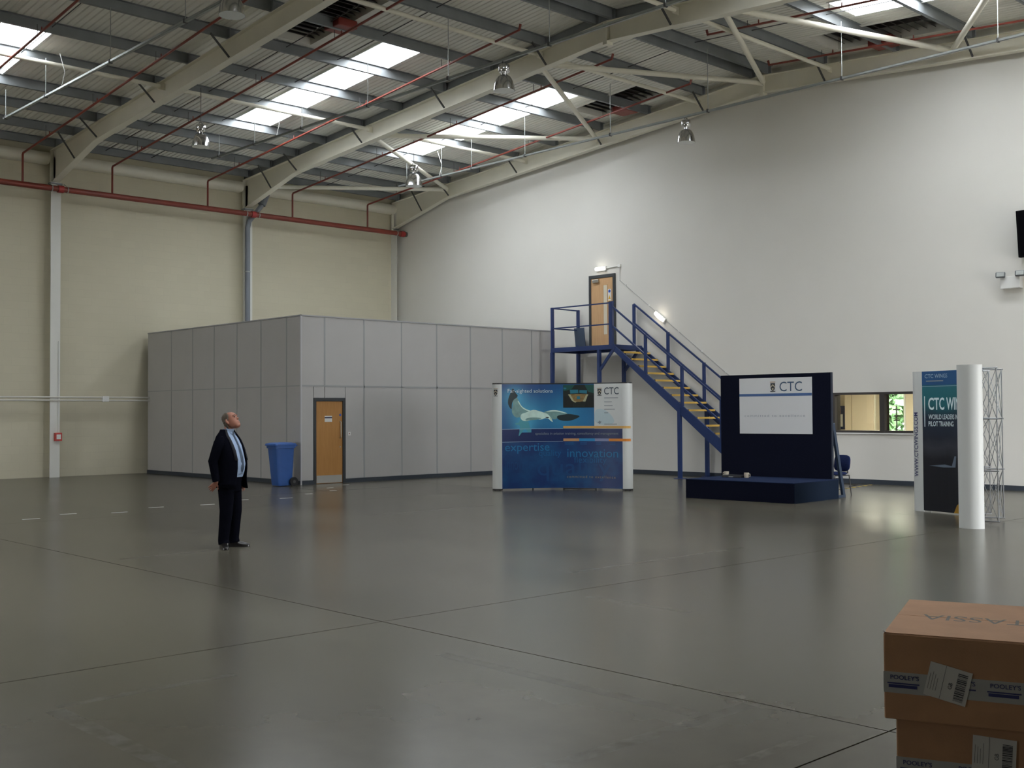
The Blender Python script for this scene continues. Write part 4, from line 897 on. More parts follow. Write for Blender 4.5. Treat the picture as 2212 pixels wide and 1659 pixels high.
def crest(PP, x, y, s, off):
    """small heraldic shield under a gold bar"""
    PP('crest_bar', [(x,y),(x+60*s,y),(x+60*s,y+6*s),(x,y+6*s)], mat('crest_gold', col(120, 95, 60, 1.8), 0.5), off)
    PP('crest_shield', [(x+4*s,y+14*s),(x+56*s,y+14*s),(x+56*s,y+60*s),(x+48*s,y+80*s),(x+30*s,y+92*s),(x+12*s,y+80*s),(x+4*s,y+60*s)], mat('crest_dark', col(40, 42, 44, 1.4), 0.5), off)
    PP('crest_chevron', [(x+4*s,y+52*s),(x+30*s,y+24*s),(x+56*s,y+52*s),(x+56*s,y+62*s),(x+30*s,y+36*s),(x+4*s,y+62*s)], mat('crest_pale', col(150, 140, 120, 1.8), 0.5), off+0.0012)
    PP('crest_roundel', [(x+30*s+9*s*math.cos(t*pi/5), y+72*s+9*s*math.sin(t*pi/5)) for t in range(10)], MATS['crest_pale'], off+0.0012)
    PP('crest_scroll', [(x-2*s,y+92*s),(x+62*s,y+92*s),(x+56*s,y+99*s),(x+4*s,y+99*s)], MATS['crest_dark'], off)
crest(P1, 1497, 220, 1.0, 0.006); crest(P1, 135, 222, 1.0, 0.006)
P1('bird_mark', [(1490,660),(1520,655),(1525,632),(1535,655),(1556,650),(1538,668),(1530,692),(1520,672)], M_tg, 0.006)

# second stand, seen nearly edge on
S2 = Popup((18.5025, 9.2937), (16.9545, 8.0275), (-0.633, 0.774), 0.557, 1.297, 0.195, 0.095)
s2 = thing('popup_display', (17.75, 8.4, 0), 'pop-up display with white rounded ends and a dark flight picture', 'display stand')
H2 = 2.43
def dusk_material():
    m = bpy.data.materials.new('printed_dusk_sky'); nt, b = nodes_of(m); N, L = nt.nodes, nt.links
    geo = N.new('ShaderNodeNewGeometry'); sp_ = N.new('ShaderNodeSeparateXYZ'); L.new(geo.outputs['Position'], sp_.inputs[0])
    nz = N.new('ShaderNodeTexNoise'); nz.inputs['Scale'].default_value = 1.6; nz.inputs['Detail'].default_value = 5; L.new(geo.outputs['Position'], nz.inputs['Vector'])
    ad = N.new('ShaderNodeMath'); ad.operation = 'MULTIPLY_ADD'; ad.inputs[1].default_value = 0.35; L.new(nz.outputs['Fac'], ad.inputs[0]); L.new(sp_.outputs['Z'], ad.inputs[2])
    cr = N.new('ShaderNodeValToRGB'); mr = N.new('ShaderNodeMapRange'); mr.inputs['From Max'].default_value = 2.6; L.new(ad.outputs[0], mr.inputs['Value']); L.new(mr.outputs[0], cr.inputs['Fac'])
    E_ = cr.color_ramp.elements; E_[0].position = 0.0; E_[0].color = (*col(6, 8, 16, 2), 1); E_[1].position = 1.0; E_[1].color = (*col(32, 92, 108, K2), 1)
    for p, c in ((0.42, col(8, 10, 18, 2)), (0.5, col(34, 36, 44, 2)), (0.56, col(16, 22, 34, 2)), (0.70, col(16, 28, 44, 2)), (0.78, col(20, 84, 92, K2)), (0.90, col(24, 86, 96, K2))):
        e = E_.new(p); e.color = (*c, 1)
    L.new(cr.outputs[0], b.inputs['Base Color']); b.inputs['Roughness'].default_value = 0.45
    return m
S2.shell(-1.297, 1.297, 0.02, H2, 36).build('graphic_panel', dusk_material(), s2)
EL2 = 1.297+0.095+0.195*3.0
for sg in (-1, 1):
    S2.shell(sg*1.297, sg*EL2, 0.0, H2, 24).build('end_panel', M_endp, s2, smooth=True)
on2 = lambda off: (lambda u, v: S2.at(u, v, off))
poly2d('header_band', [(-1.297, 2.19), (1.297, 2.19), (1.297, H2), (-1.297, H2)], on2(0.002), mat('print_header_blue', col(22, 66, 108, K2), 0.5), s2, 0.06)
poly2d('white_rule', [(-1.297, 2.165), (1.297, 2.165), (1.297, 2.173), (-1.297, 2.173)], on2(0.003), M_line, s2, 0.06)
M_tw = mat('print_text_bright', col(190, 205, 210, K2), 0.5)
def T2(s, a, z, w_, m, h, bold=0.0, off=0.004):
    V, Fc = text2d(s, 1.0, bold=bold); V = fit(V, a, z, w_, h); print2d('lettering', V, Fc, on2(off), m, s2, 0.06)
T2('CTC WINGS', -1.25, 2.31, 0.40, M_line, 0.07, 0.01); poly2d('fine_print', [(-1.23, 2.25), (-0.93, 2.25), (-0.93, 2.27), (-1.23, 2.27)], on2(0.004), M_tg, s2, 0.06)
T2('CTC WINGS', -1.20, 1.76, 0.80, M_tw, 0.215, 0.02); T2('WORLD LEADERS IN A', -1.20, 1.60, 0.63, M_tw, 0.085, 0.012); T2('PILOT TRAINING', -1.20, 1.48, 0.47, M_tw, 0.085, 0.012)
poly2d('white_rule', [(-1.265, 1.47), (-1.252, 1.47), (-1.252, 2.0), (-1.265, 2.0)], on2(0.004), M_tw, s2)
poly2d('aircraft_wing', [(-1.2, 0.80), (-0.92, 0.83), (-0.78, 0.81), (-0.72, 0.98), (-0.68, 0.98), (-0.70, 0.79), (-0.95, 0.78)], on2(0.004), mat('print_slate', col(70, 80, 92, 2), 0.5), s2, 0.06)
poly2d('yellow_shape', [(-0.75, 0.02), (0.2, 0.02), (0.15, 0.22), (-0.1, 0.30), (-0.45, 0.29), (-0.68, 0.16)], on2(0.004), mat('print_mustard', col(140, 105, 30, K2), 0.5), s2, 0.06)
def vert_text(s, a, z0, length, h, m):
    V, Fc = text2d(s, 1.0, bold=0.01); V = fit(V, 0, 0, length, h)
    print2d('lettering', [(a-(y if True else 0)+h/2, z0+x) for x, y in V], Fc, on2(0.004), m, s2, 0.03)
M_ti = mat('print_text_indigo', col(40, 42, 80, 1.6), 0.5)
vert_text('WWW.CTCWINGS.COM', -1.44, 0.60, 1.12, 0.10, M_ti)
vert_text('MAKE YOUR CAREER FLY', 1.40, 0.56, 1.0, 0.075, M_ti)
# folding lattice behind the second stand
M_rod = mat('lattice_grey', (0.30, 0.31, 0.32), 0.4, 0.3)
def back(a, z, d): return S2.at(a, z, -d)
cols_ = (-0.9, -0.3, 0.3, 0.9); rows = (0.05, 0.82, 1.62, 2.40)
for a in cols_:
    for z0, z1 in zip(rows, rows[1:]):
        MB().tube([back(a, z0, 0.33), back(a, z1, 0.33)], 0.008, 6).build('lattice_post', M_rod, s2)
        MB().tube([back(a, z0, 0.05), back(a, z1, 0.33)], 0.005, 6).build('lattice_rod', M_rod, s2); MB().tube([back(a, z1, 0.05), back(a, z0, 0.33)], 0.005, 6).build('lattice_rod', M_rod, s2)
    for z in rows: MB().tube([back(a, z, 0.03), back(a, z, 0.35)], 0.012, 6).build('lattice_hub_bar', M_rod, s2)
for a, b in zip(cols_, cols_[1:]):
    for z0, z1 in zip(rows, rows[1:]):
        MB().tube([back(a, z0, 0.33), back(b, z1, 0.33)], 0.005, 6).build('lattice_rod', M_rod, s2); MB().tube([back(b, z0, 0.33), back(a, z1, 0.33)], 0.005, 6).build('lattice_rod', M_rod, s2)

# ------------------------------------------------------------------ blue carpeted platform with backboard
M_carp = mat('navy_carpet', (0.012, 0.021, 0.055), 0.95, var=0.15, vscale=40, bump=0.3, bscale=300, spec=0.1)
M_side = mat('navy_felt_dark', (0.0045, 0.0058, 0.015), 0.95, var=0.1, vscale=30, spec=0.1)
th_ = math.radians(3.2)
pt = thing('presentation_platform', (18.53, 13.22, 0), 'low navy carpeted platform with a tall navy backboard showing a white poster', 'platform', rotz=th_)
# local x runs back towards the gable wall, local y along the front
MB().box(0.0, 1.72, -1.235, 1.235, 0.0, 0.375).build('platform_base', M_side, pt, local=True)
MB().box(-0.006, 1.72, -1.242, 1.242, 0.375, 0.388).build('carpet_top', M_carp, pt, local=True)
MB().box(0.0, 1.72, -1.246, -1.236, 0.0, 0.375).build('side_skirt', mat('navy_side_skirt', (0.010, 0.018, 0.036), 0.95, spec=0.1), pt, local=True)
bd = MB().box(1.66, 1.72, -1.13, 1.46, 0.388, 2.53).build('backboard', M_side, pt, local=True)
MB().box(1.655, 1.725, -1.145, -1.13, 0.0, 2.53).build('edge_trim', mat('navy_edge', (0.012, 0.018, 0.034), 0.8), pt, local=True)
onb = lambda off: (lambda u, v: (1.66-off, u, v))
ys0, ys1, zs0, zs1 = -0.72, 0.985, 1.285, 2.452
MB().box(1.652, 1.66, ys0, ys1, zs0, zs1).build('white_poster', mat('poster_white', (0.66, 0.67, 0.68), 0.5), pt, local=True)
MB().box(1.650, 1.652, ys0, ys1, 2.07, 2.124).build('blue_band', mat('poster_blue_band', col(52, 78, 118, K2), 0.5), pt, local=True)
def board_text(s, y_left, z, w_, m, h=None, sp__=1.0, bold=0.0):
    V, Fc = text2d(s, 1.0, spacing=sp__, bold=bold); V = fit(V, 0, 0, w_, h)
    print2d('lettering', [(y_left-x, z+y) for x, y in V], Fc, lambda u, v: (1.649, u, v), m, pt, local=True)
board_text('CTC', 0.02, 2.165, 0.52, mat('poster_ink', col(40, 62, 84, 1.6), 0.5), 0.2)
board_text('committed to excellence', 0.86, 1.64, 1.42, mat('poster_grey_ink', col(110, 116, 124, 1.8), 0.5), 0.045, 1.35)
def PB(name, pts, m, off): return poly2d(name, [(0.24-x*0.0021, 2.37-y*0.0021) for x, y in pts], lambda u, v: (1.649-off*0.3, u, v), m, pt, local=True)
crest(PB, 0, 0, 1.0, 0.004)
M_brc = mat('blue_grey_prop', (0.026, 0.045, 0.082), 0.6)
for yb_ in (-1.12, 1.4):
    MB().bar((1.74, yb_, 1.5), (2.16, yb_, 0.03), 0.05, 0.09).build('prop', M_brc, pt, local=True); MB().bar((1.72, yb_, 0.025), (2.2, yb_, 0.025), 0.06, 0.05).build('prop_foot', M_brc, pt, local=True)
# things lying on the platform
M_cream = mat('cream_block', (0.56, 0.50, 0.40), 0.6)
PZ = 0.388
tr = thing('flat_black_case', (19.55, 14.02, PZ), 'flat black case lying on the navy platform between two cream mugs', 'case', rotz=0.1)
MB().box(-0.16, 0.16, -0.22, 0.22, 0, 0.035).build('case_body', M_black, tr, local=True, bevel=0.008); MB().box(-0.14, 0.14, -0.2, 0.2, 0.035, 0.05).build('case_lid', mat('case_lid_grey', (0.03, 0.032, 0.036), 0.3), tr, local=True, bevel=0.005)
MB().box(-0.175, -0.16, -0.05, 0.05, 0.01, 0.025).build('case_handle', M_galv, tr, local=True)
for x, y, lb in ((19.72, 14.36, 'cream mug on the platform by its stair end'), (19.53, 13.72, 'cream mug on the platform in front of the backboard poster')):
    mg = thing('mug', (x, y, PZ), lb, 'mug', 'mugs on the platform')
    MB().lathe([(0.0, 0.0), (0.044, 0.0), (0.05, 0.01), (0.052, 0.105), (0.047, 0.105), (0.045, 0.015), (0.0, 0.012)], n=18).build('cup', M_cream, mg, local=True, smooth=True)
    sgn = 1 if x > 19.6 else -1
    MB().tube([(0.03*0, sgn*0.05, 0.085), (0, sgn*0.085, 0.08), (0, sgn*0.088, 0.035), (0, sgn*0.048, 0.025)], 0.008, 8).build('handle', M_cream, mg, local=True, smooth=True)

# ------------------------------------------------------------------ blue chair
M_fab = mat('royal_blue_fabric', (0.014, 0.024, 0.085), 0.9, var=0.1, vscale=30, spec=0.15)
ch = thing('stacking_chair', (21.16, 12.68, 0), 'blue padded stacking chair with black legs beside the platform', 'chair', rotz=math.radians(166))
def pad(cx_, cz_, w_, h_, axis):
    g = MB(); rg = []
    for k, (f, d) in enumerate(((0.86, -0.028), (1.0, -0.012), (1.0, 0.012), (0.86, 0.028))):
        r = []
        for j in range(24):
            a = 2*pi*j/24; c_, s_ = math.cos(a), math.sin(a); q = 0.55
            u = math.copysign(abs(c_)**q, c_)*w_/2*f; v = math.copysign(abs(s_)**q, s_)*h_/2*f
            r.append((cx_+d+0.12*v if axis == 'x' else cx_+v, u, cz_+v if axis == 'x' else cz_+d))
        rg.append(r)
    return g.rings(rg)
pad(0, 0.45, 0.46, 0.44, 'z').build('seat', M_fab, ch, local=True, smooth=True)
g = pad(-0.24, 0.66, 0.44, 0.34, 'x')
g.v = [(-0.24-(p[0]+0.24), p[1], p[2]) for p in g.v]; g.build('backrest', M_fab, ch, local=True, smooth=True)
for y in (-0.23, 0.23):
    MB().tube([(0.22, y, 0.0), (0.2, y, 0.42)], 0.012, 8).build('leg', M_black, ch, local=True); MB().tube([(-0.26, y, 0.0), (-0.2, y, 0.42)], 0.012, 8).build('leg', M_black, ch, local=True)
    MB().bar((-0.2, y, 0.415), (0.2, y, 0.415), 0.025, 0.02).build('seat_rail', M_black, ch, local=True)
MB().tube([(-0.18, -0.12, 0.42), (-0.27, -0.12, 0.46), (-0.3, -0.12, 0.6)], 0.012, 8).build('back_bracket', M_black, ch, local=True); MB().tube([(-0.18, 0.12, 0.42), (-0.27, 0.12, 0.46), (-0.3, 0.12, 0.6)], 0.012, 8).build('back_bracket', M_black, ch, local=True)

# hazard tape on the floor
def hazard():
    m = bpy.data.materials.new('hazard_tape'); nt, b = nodes_of(m); N, L = nt.nodes, nt.links
    tc = N.new('ShaderNodeTexCoord'); wv = N.new('ShaderNodeTexWave'); wv.inputs['Scale'].default_value = 1.6; wv.bands_direction = 'DIAGONAL'; L.new(tc.outputs['Object'], wv.inputs['Vector'])
    gt = N.new('ShaderNodeMath'); gt.operation = 'GREATER_THAN'; gt.inputs[1].default_value = 0.5; L.new(wv.outputs['Fac'], gt.inputs[0])
    mx = N.new('ShaderNodeMix'); mx.data_type = 'RGBA'; mx.inputs[6].default_value = (0.02, 0.02, 0.02, 1); mx.inputs[7].default_value = (0.6, 0.42, 0.05, 1); L.new(gt.outputs[0], mx.inputs[0]); L.new(mx.outputs[2], b.inputs['Base Color'])
    return m
tag(MB().bar((21.4, 13.28, 0.003), (24.6, 13.76, 0.003), 0.06, 0.004).build('hazard_tape', hazard()), 'yellow and black hazard tape across the floor by the blue chair', 'tape')
# white tape dashes on the floor
M_tape = mat('white_tape', (0.72, 0.73, 0.72), 0.5)
for k, (x, y) in enumerate(((7.25, 19.58), (8.08, 20.08), (8.86, 19.72), (9.83, 20.28), (10.83, 20.16), (11.9, 20.72), (12.8, 20.48), (13.81, 21.18), (14.77, 21.65), (15.27, 22.52), (16.2, 23.2))):
    l = 0.15 if k < 7 else 0.09
    tag(MB().bar((x-l*0.96, y+l*0.05, 0.0015), (x+l*0.96, y-l*0.05, 0.0015), 0.05, 0.002).build('tape_mark', M_tape), 'short white tape dash, %s from the oak door along the broken row on the floor' % ORD[10-k], 'tape', 'white tape dashes on the floor')

# ------------------------------------------------------------------ blue wheelie bin
M_bin = mat('blue_bin_plastic', (0.035, 0.11, 0.36), 0.4, var=0.05, vscale=6)
bn = thing('wheelie_bin', (14.84, 23.98, 0), 'blue wheelie bin with black wheels against the grey partition', 'bin')
def rrect(hx, hy, z, ox=0, r=0.05, n=4):
    out = []
    for sx, sy, a0 in ((1, 1, 0), (-1, 1, pi/2), (-1, -1, pi), (1, -1, 3*pi/2)):
        for k in range(n+1):
            a = a0+pi/2*k/n; out.append((ox+sx*(hx-r)+r*math.cos(a), sy*(hy-r)+r*math.sin(a), z))
    return out
MB().rings([rrect(0.19, 0.18, 0.02, 0.03), rrect(0.2, 0.185, 0.06, 0.03), rrect(0.205, 0.19, 0.2, 0.02), rrect(0.25, 0.225, 0.92, 0.0), rrect(0.275, 0.245, 0.925, 0.0), rrect(0.28, 0.25, 0.99, 0.0), rrect(0.275, 0.245, 1.0, 0.0)]).build('body', M_bin, bn, local=True, smooth=True)
MB().rings([rrect(0.295, 0.265, 0.985, -0.01), rrect(0.3, 0.27, 1.0, -0.01), rrect(0.29, 0.26, 1.035, -0.005), rrect(0.2, 0.18, 1.06, 0.0)]).build('lid', M_bin, bn, local=True, smooth=True)
MB().tube([(0.27, -0.2, 0.97), (0.33, -0.19, 0.985), (0.33, 0.19, 0.985), (0.27, 0.2, 0.97)], 0.016, 8).build('handle', M_bin, bn, local=True, smooth=True)
for y in (-0.24, 0.24):
    wh = MB().tube([(0.21, y-0.025, 0.11), (0.21, y+0.025, 0.11)], 0.11, 20).build('wheel', M_black, bn, local=True); MB().tube([(0.21, y-0.03, 0.11), (0.21, y+0.03, 0.11)], 0.04, 12).build('hub', mat('hub_grey', (0.08, 0.08, 0.08), 0.5), wh, local=True)
MB().tube([(0.21, -0.22, 0.11), (0.21, 0.22, 0.11)], 0.012, 8).build('axle', M_black, bn, local=True)

# ------------------------------------------------------------------ cardboard boxes
M_card = mat('brown_cardboard', (0.37, 0.20, 0.105), 0.8, var=0.08, vscale=5, bump=0.08, bscale=90)
M_ptape = mat('printed_tape_white', (0.34, 0.34, 0.33), 0.35); M_tink = mat('tape_ink_blue', (0.03, 0.035, 0.13), 0.4); M_stamp = mat('stamp_ink', (0.10, 0.085, 0.07), 0.7)
M_lab = mat('paper_label', (0.50, 0.49, 0.47), 0.6); M_ink = mat('label_ink', (0.03, 0.03, 0.035), 0.6)
bdir = Vector((0.933, 0.36, 0)); adir = Vector((0.36, -0.933, 0))
def carton(corner, z0, h, label, top_text, depth=0.98, width=0.78, lab=(0.09, 0.0, -14), seed=0, off=0.0):
    rz = math.atan2(adir.y, adir.x)+off
    t = thing('cardboard_box', (corner[0], corner[1], z0), label, 'box', 'stacked cartons', rotz=rz)      # local x along the front edge, local y back
    MB().box(0, width, 0, depth, 0, h).build('carton', M_card, t, local=True, bevel=0.006)
    for y0, y1 in ((0.004, depth/2-0.003), (depth/2+0.003, depth-0.004)):
        MB().box(0.003, width-0.003, y0, y1, h, h+0.003).build('flap', M_card, t, local=True)
    if top_text: MB().add([(-0.003, 0.01, h+0.004), (0.01, -0.003, h+0.006), (-0.004, 0.004, h+0.012), (0.012, 0.012, h+0.006)], [(0,1,3),(0,2,1),(1,2,3),(0,3,2)]).build('torn_corner', M_lab, t, local=True)
    front = lambda o_: (lambda u, v: (u, -o_, v))
    z1 = h*0.555; z2 = h*0.31
    MB().box(-0.0015, width+0.0015, -0.0015, 0.0, z2, z1).build('printed_tape', M_ptape, t, local=True); MB().box(-0.0015, 0.0, 0, depth*0.4, z2, z1).build('printed_tape', M_ptape, t, local=True)
    for k, u in enumerate((0.02, 0.25, 0.43, 0.60)):
        V, Fc = text2d("POOLEY'S", 1.0, bold=0.01); print2d('lettering', fit(V, u+0.008, z1-0.032, 0.12, 0.02), Fc, front(0.003), M_tink, t, local=True)
        poly2d('ink_rule', [(u-0.005, z1-0.052), (u+0.13, z1-0.052), (u+0.13, z1-0.046), (u-0.005, z1-0.046)], front(0.003), M_tink, t, local=True)
        if k != 1 or seed: poly2d('ink_bar', [(u, z2+0.024), (u+0.12, z2+0.024), (u+0.12, z2+0.038), (u, z2+0.038)], front(0.003), M_tink, t, local=True)
    # address label with bar code
    a = math.radians(lab[2]); ca, sa = math.cos(a), math.sin(a); lu, lv = lab[0], lab[1]
    def LP(u, v, o_): return (lu+u*ca-v*sa, -o_, lv+u*sa+v*ca)
    lw, lh = 0.175, 0.15
    MB().prism([(0, 0), (lw, 0), (lw, lh), (0, lh)], lambda u, v, w_: LP(u, v, w_), 0.002, 0.004).build('address_label', M_lab, t, local=True)
    def ink(u0, v0, u1, v1): poly2d('label_print', [(u0, v0), (u1, v0), (u1, v1), (u0, v1)], lambda u, v: LP(u, v, 0.005), M_ink, t, local=True)
    ink(0.066, 0.0, 0.0675, lh); rnd = random.Random(4+seed); v = 0.012
    while v < lh-0.02:
        hgt = rnd.choice((0.0015, 0.003, 0.0045)); ink(0.12, v, 0.16, v+hgt); v += hgt+rnd.choice((0.0015, 0.003))
    V, Fc = text2d('GB', 1.0); V = fit(V, 0, 0, 0.028, 0.016); print2d('lettering', [(0.09-y+0.016, 0.055+x) for x, y in V], Fc, lambda u, v: LP(u, v, 0.005), M_ink, t, local=True)
    for k in range(4): ink(0.01+0.011*k, 0.03, 0.0115+0.011*k, 0.03+rnd.uniform(0.05, 0.1))
    if top_text:
        V, Fc = text2d(top_text, 1.0); V = fit(V, 0, 0, 0.46, 0.135)
        print2d('lettering', [(0.575-x, 0.545-y) for x, y in V], Fc, lambda u, v: (u, v, h+0.0035), M_stamp, t, local=True)
    return t
carton((4.742, 2.545), 0.0, 0.377, 'lower cardboard box carrying the stamped box, with printed tape and a bar code label', None, lab=(0.31, 0.19, -3), seed=3, off=0.03)
carton((4.688, 2.572), 0.382, 0.378, 'upper cardboard box stamped TASSIA, stacked on another box', 'TASSIA', lab=(0.165, 0.125, -13))

# ------------------------------------------------------------------ the person
M_skin = mat('skin', (0.34, 0.145, 0.095), 0.5, var=0.06, vscale=14)
M_suit = mat('dark_navy_suit', (0.0040, 0.0044, 0.008), 1.0, var=0.15, vscale=30, spec=0.03)
M_shirt = mat('light_blue_shirt', (0.27, 0.36, 0.52), 0.8)
M_tie = mat('dark_blue_tie', (0.035, 0.06, 0.10), 0.6)
M_hair = mat('short_grey_brown_hair', (0.10, 0.078, 0.058), 0.8, var=0.3, vscale=60)
M_shoe = mat('black_leather', (0.012, 0.011, 0.011), 0.3)
FACE = YAW-pi/2-math.radians(17)          # facing along the picture's right, turned a little to the viewer
man = thing('person', (7.54, 13.45, 0), 'man in a dark suit and blue shirt standing with head tilted up', 'person', rotz=FACE)
def ell(cx_, cy_, z, d, w_, n=28, p=2.2):
    out = []
    for k in range(n):
        a = 2*pi*k/n; c_, s_ = math.cos(a), math.sin(a)
        out.append((cx_+d*math.copysign(abs(c_)**(2/p), c_), cy_+w_*math.copysign(abs(s_)**(2/p), s_), z))
    return out
def fused(name, g, m, parent, voxel, smooth=6):
    o = g.build(name, m, parent, local=True)
    r = o.modifiers.new('fuse', 'REMESH'); r.mode = 'VOXEL'; r.voxel_size = voxel; r.use_smooth_shade = True
    sm = o.modifiers.new('smooth', 'SMOOTH'); sm.factor = 0.5; sm.iterations = smooth
    return o
# head in its own frame (x forward, z up), tilted back
TILT = math.radians(-27); HC = Vector((0.028, 0.0, 1.665))
def hd(p):
    x, y, z = p; c_, s_ = math.cos(TILT), math.sin(TILT)
    return (HC.x+x*c_+z*s_, HC.y+y, HC.z-x*s_+z*c_)
prof = [(-0.122, 0.070, 0.020, 0.028), (-0.112, 0.086, 0.000, 0.042), (-0.09, 0.094, -0.03, 0.056), (-0.06, 0.094, -0.062, 0.064), (-0.03, 0.090, -0.084, 0.069), (0.0, 0.088, -0.096, 0.073),
        (0.03, 0.088, -0.100, 0.076), (0.06, 0.088, -0.099, 0.076), (0.085, 0.074, -0.09, 0.070), (0.105, 0.050, -0.07, 0.055), (0.118, 0.015, -0.035, 0.03)]
def head_ring(z, f, b, w_, n=28): return [hd(p) for p in ell((f+b)/2, 0, z, (f-b)/2, w_, n, 2.3)]
g = MB(); g.rings([head_ring(*p) for p in prof])
g.rings([[hd((0.085+dx, dy*s_, dz)) for dx, dy, dz in ((0, -1, 0), (0, 1, 0), (0, 1, -0.004), (0, -1, -0.004))] for s_, in ((0.012,),)]*1+[[hd((0.108, y, -0.022)) for y in (-0.013, 0.013, 0.013, -0.013)]]) if False else None
g.add([hd(p) for p in ((0.082, -0.010, 0.035), (0.082, 0.010, 0.035), (0.118, -0.012, -0.018), (0.118, 0.012, -0.018), (0.082, -0.02, -0.03), (0.082, 0.02, -0.03), (0.07, 0, 0.0))],
      [(0,1,3,2), (2,3,5,4), (0,2,4), (1,5,3), (0,4,6), (1,6,5), (0,6,1), (4,5,6)])
for s_ in (-1, 1):                                                        # ears, lips, brow
    g.tube([hd((-0.018, s_*0.070, -0.035)), hd((-0.024, s_*0.084, -0.005)), hd((-0.02, s_*0.080, 0.03))], [0.011, 0.017, 0.012], 8)
g.tube([hd((0.088, -0.022, -0.058)), hd((0.098, 0, -0.056)), hd((0.088, 0.022, -0.058))], [0.006, 0.009, 0.006], 8)
g.tube([hd((0.086, -0.022, -0.070)), hd((0.096, 0, -0.071)), hd((0.086, 0.022, -0.070))], [0.006, 0.009, 0.006], 8)
g.tube([hd((0.078, -0.05, 0.036)), hd((0.092, -0.02, 0.041)), hd((0.092, 0.02, 0.041)), hd((0.078, 0.05, 0.036))], 0.009, 8)
g.tube([(-0.03, 0, 1.44), (-0.02, 0, 1.52), (0.0, 0, 1.60), (0.012, 0, 1.66)], [0.075, 0.062, 0.058, 0.062], 16)      # neck
TORSO = [(0.84, 0.0, 0.10, 0.15), (0.95, 0.01, 0.115, 0.15), (1.10, 0.02, 0.125, 0.15), (1.30, 0.0, 0.115, 0.165), (1.42, -0.02, 0.09, 0.17), (1.49, -0.03, 0.07, 0.11)]
g.rings([ell(cx_, 0, z, d, w_) for z, cx_, d, w_ in TORSO])
ARM = {-1: [(-0.02, -0.175, 1.42), (-0.10, -0.235, 1.14), (-0.055, -0.225, 0.865)], 1: [(-0.02, 0.175, 1.42), (-0.08, 0.25, 1.14), (0.03, 0.24, 0.88)]}
LEG = {-1: [(0.0, -0.085, 0.90), (0.012, -0.095, 0.49), (-0.03, -0.10, 0.085)], 1: [(0.0, 0.085, 0.90), (0.03, 0.10, 0.49), (0.0, 0.105, 0.085)]}
for s_ in (-1, 1):
    a, b, c = (Vector(p) for p in ARM[s_]); g.tube([a, a.lerp(b, 0.5), b, b.lerp(c, 0.4), c], [0.05, 0.045, 0.038, 0.037, 0.027], 12)
    h, k, an = (Vector(p) for p in LEG[s_]); g.tube([h, h.lerp(k, 0.5), k, k.lerp(an, 0.35), an], [0.078, 0.068, 0.052, 0.05, 0.036], 12)
    # hand: palm, four fingers of different length with a knuckle bend, and a thumb from the side of the palm
    fd = (Vector((-0.72, 0.05, -0.69)) if s_ < 0 else Vector((0.15, 0, -1))).normalized(); sd = Vector((0.55, 0.35, -0.55)) if s_ < 0 else Vector((1, 0.1, 0)); sd = (sd-fd*sd.dot(fd)).normalized(); nn = fd.cross(sd)
    pc = [c-fd*0.01, c+fd*0.03, c+fd*0.065, c+fd*0.09]
    g.rings([[p+sd*(w_*math.cos(2*pi*q/12))+nn*(0.013*math.sin(2*pi*q/12)) for q in range(12)] for p, w_ in zip(pc, (0.024, 0.036, 0.042, 0.04))])
    for q, (off, L1) in enumerate(((-0.031, 0.058), (-0.010, 0.078), (0.011, 0.086), (0.032, 0.076))):
        p0 = c+fd*0.078+sd*off; sp_ = (fd+sd*(off*2.2)).normalized(); p1 = p0+sp_*L1*0.5; bend = (sp_-nn*0.45*(1 if s_ < 0 else -1)).normalized(); g.tube([p0, p1, p1+bend*L1*0.5], [0.0095, 0.0088, 0.007], 8)
    p0 = c+fd*0.02+sd*0.03; g.tube([p0, p0+(fd*0.5+sd*0.8).normalized()*0.042, p0+(fd*0.5+sd*0.8).normalized()*0.042+(fd*0.9+sd*0.3).normalized()*0.032], [0.012, 0.0105, 0.008], 8)
fused('body', g, M_skin, man, 0.005, 3)
# eyes and brows
for s_ in (-1, 1):
    MB().lathe([(0.0, -0.009), (0.007, -0.006), (0.0095, 0), (0.007, 0.006), (0.0, 0.009)], c=hd((0.083, s_*0.032, 0.018)), n=10).build('eye', mat('eye_dark', (0.05, 0.035, 0.03), 0.2), man, local=True, smooth=True)
    MB().tube([hd((0.082, s_*0.05, 0.040)), hd((0.096, s_*0.032, 0.046)), hd((0.097, s_*0.014, 0.043))], 0.004, 6).build('eyebrow', M_hair, man, local=True)
# hair: short back and sides, bald at the front
g = MB(); rows = []
for z, f, b, w_, a0 in ((-0.085, 0.09, -0.078, 0.064, 122), (-0.05, 0.092, -0.09, 0.072, 112), (-0.02, 0.09, -0.102, 0.077, 104), (0.01, 0.09, -0.110, 0.080, 84), (0.04, 0.09, -0.112, 0.083, 72), (0.07, 0.087, -0.110, 0.082, 66), (0.095, 0.074, -0.098, 0.074, 66), (0.115, 0.046, -0.074, 0.055, 72), (0.127, 0.006, -0.045, 0.032, 85)):
    r = []
    for k in range(21):
        a = math.radians(a0+(360-2*a0)*k/20); c_, s_ = math.cos(a), math.sin(a); p = 2.3
        r.append(hd(((f+b)/2+(f-b)/2*math.copysign(abs(c_)**(2/p), c_), w_*math.copysign(abs(s_)**(2/p), s_), z)))
    rows.append(r)
for i in range(len(rows)-1):
    o_ = len(g.v); g.v += rows[i]+rows[i+1]
    for k in range(20): g.f.append((o_+k, o_+k+1, o_+21+k+1, o_+21+k))
h_ = g.build('hair', M_hair, man, local=True, smooth=True); md = h_.modifiers.new('weld', 'WELD'); md.merge_threshold = 0.0005; md = h_.modifiers.new('thickness', 'SOLIDIFY'); md.thickness = 0.01; md.offset = -1
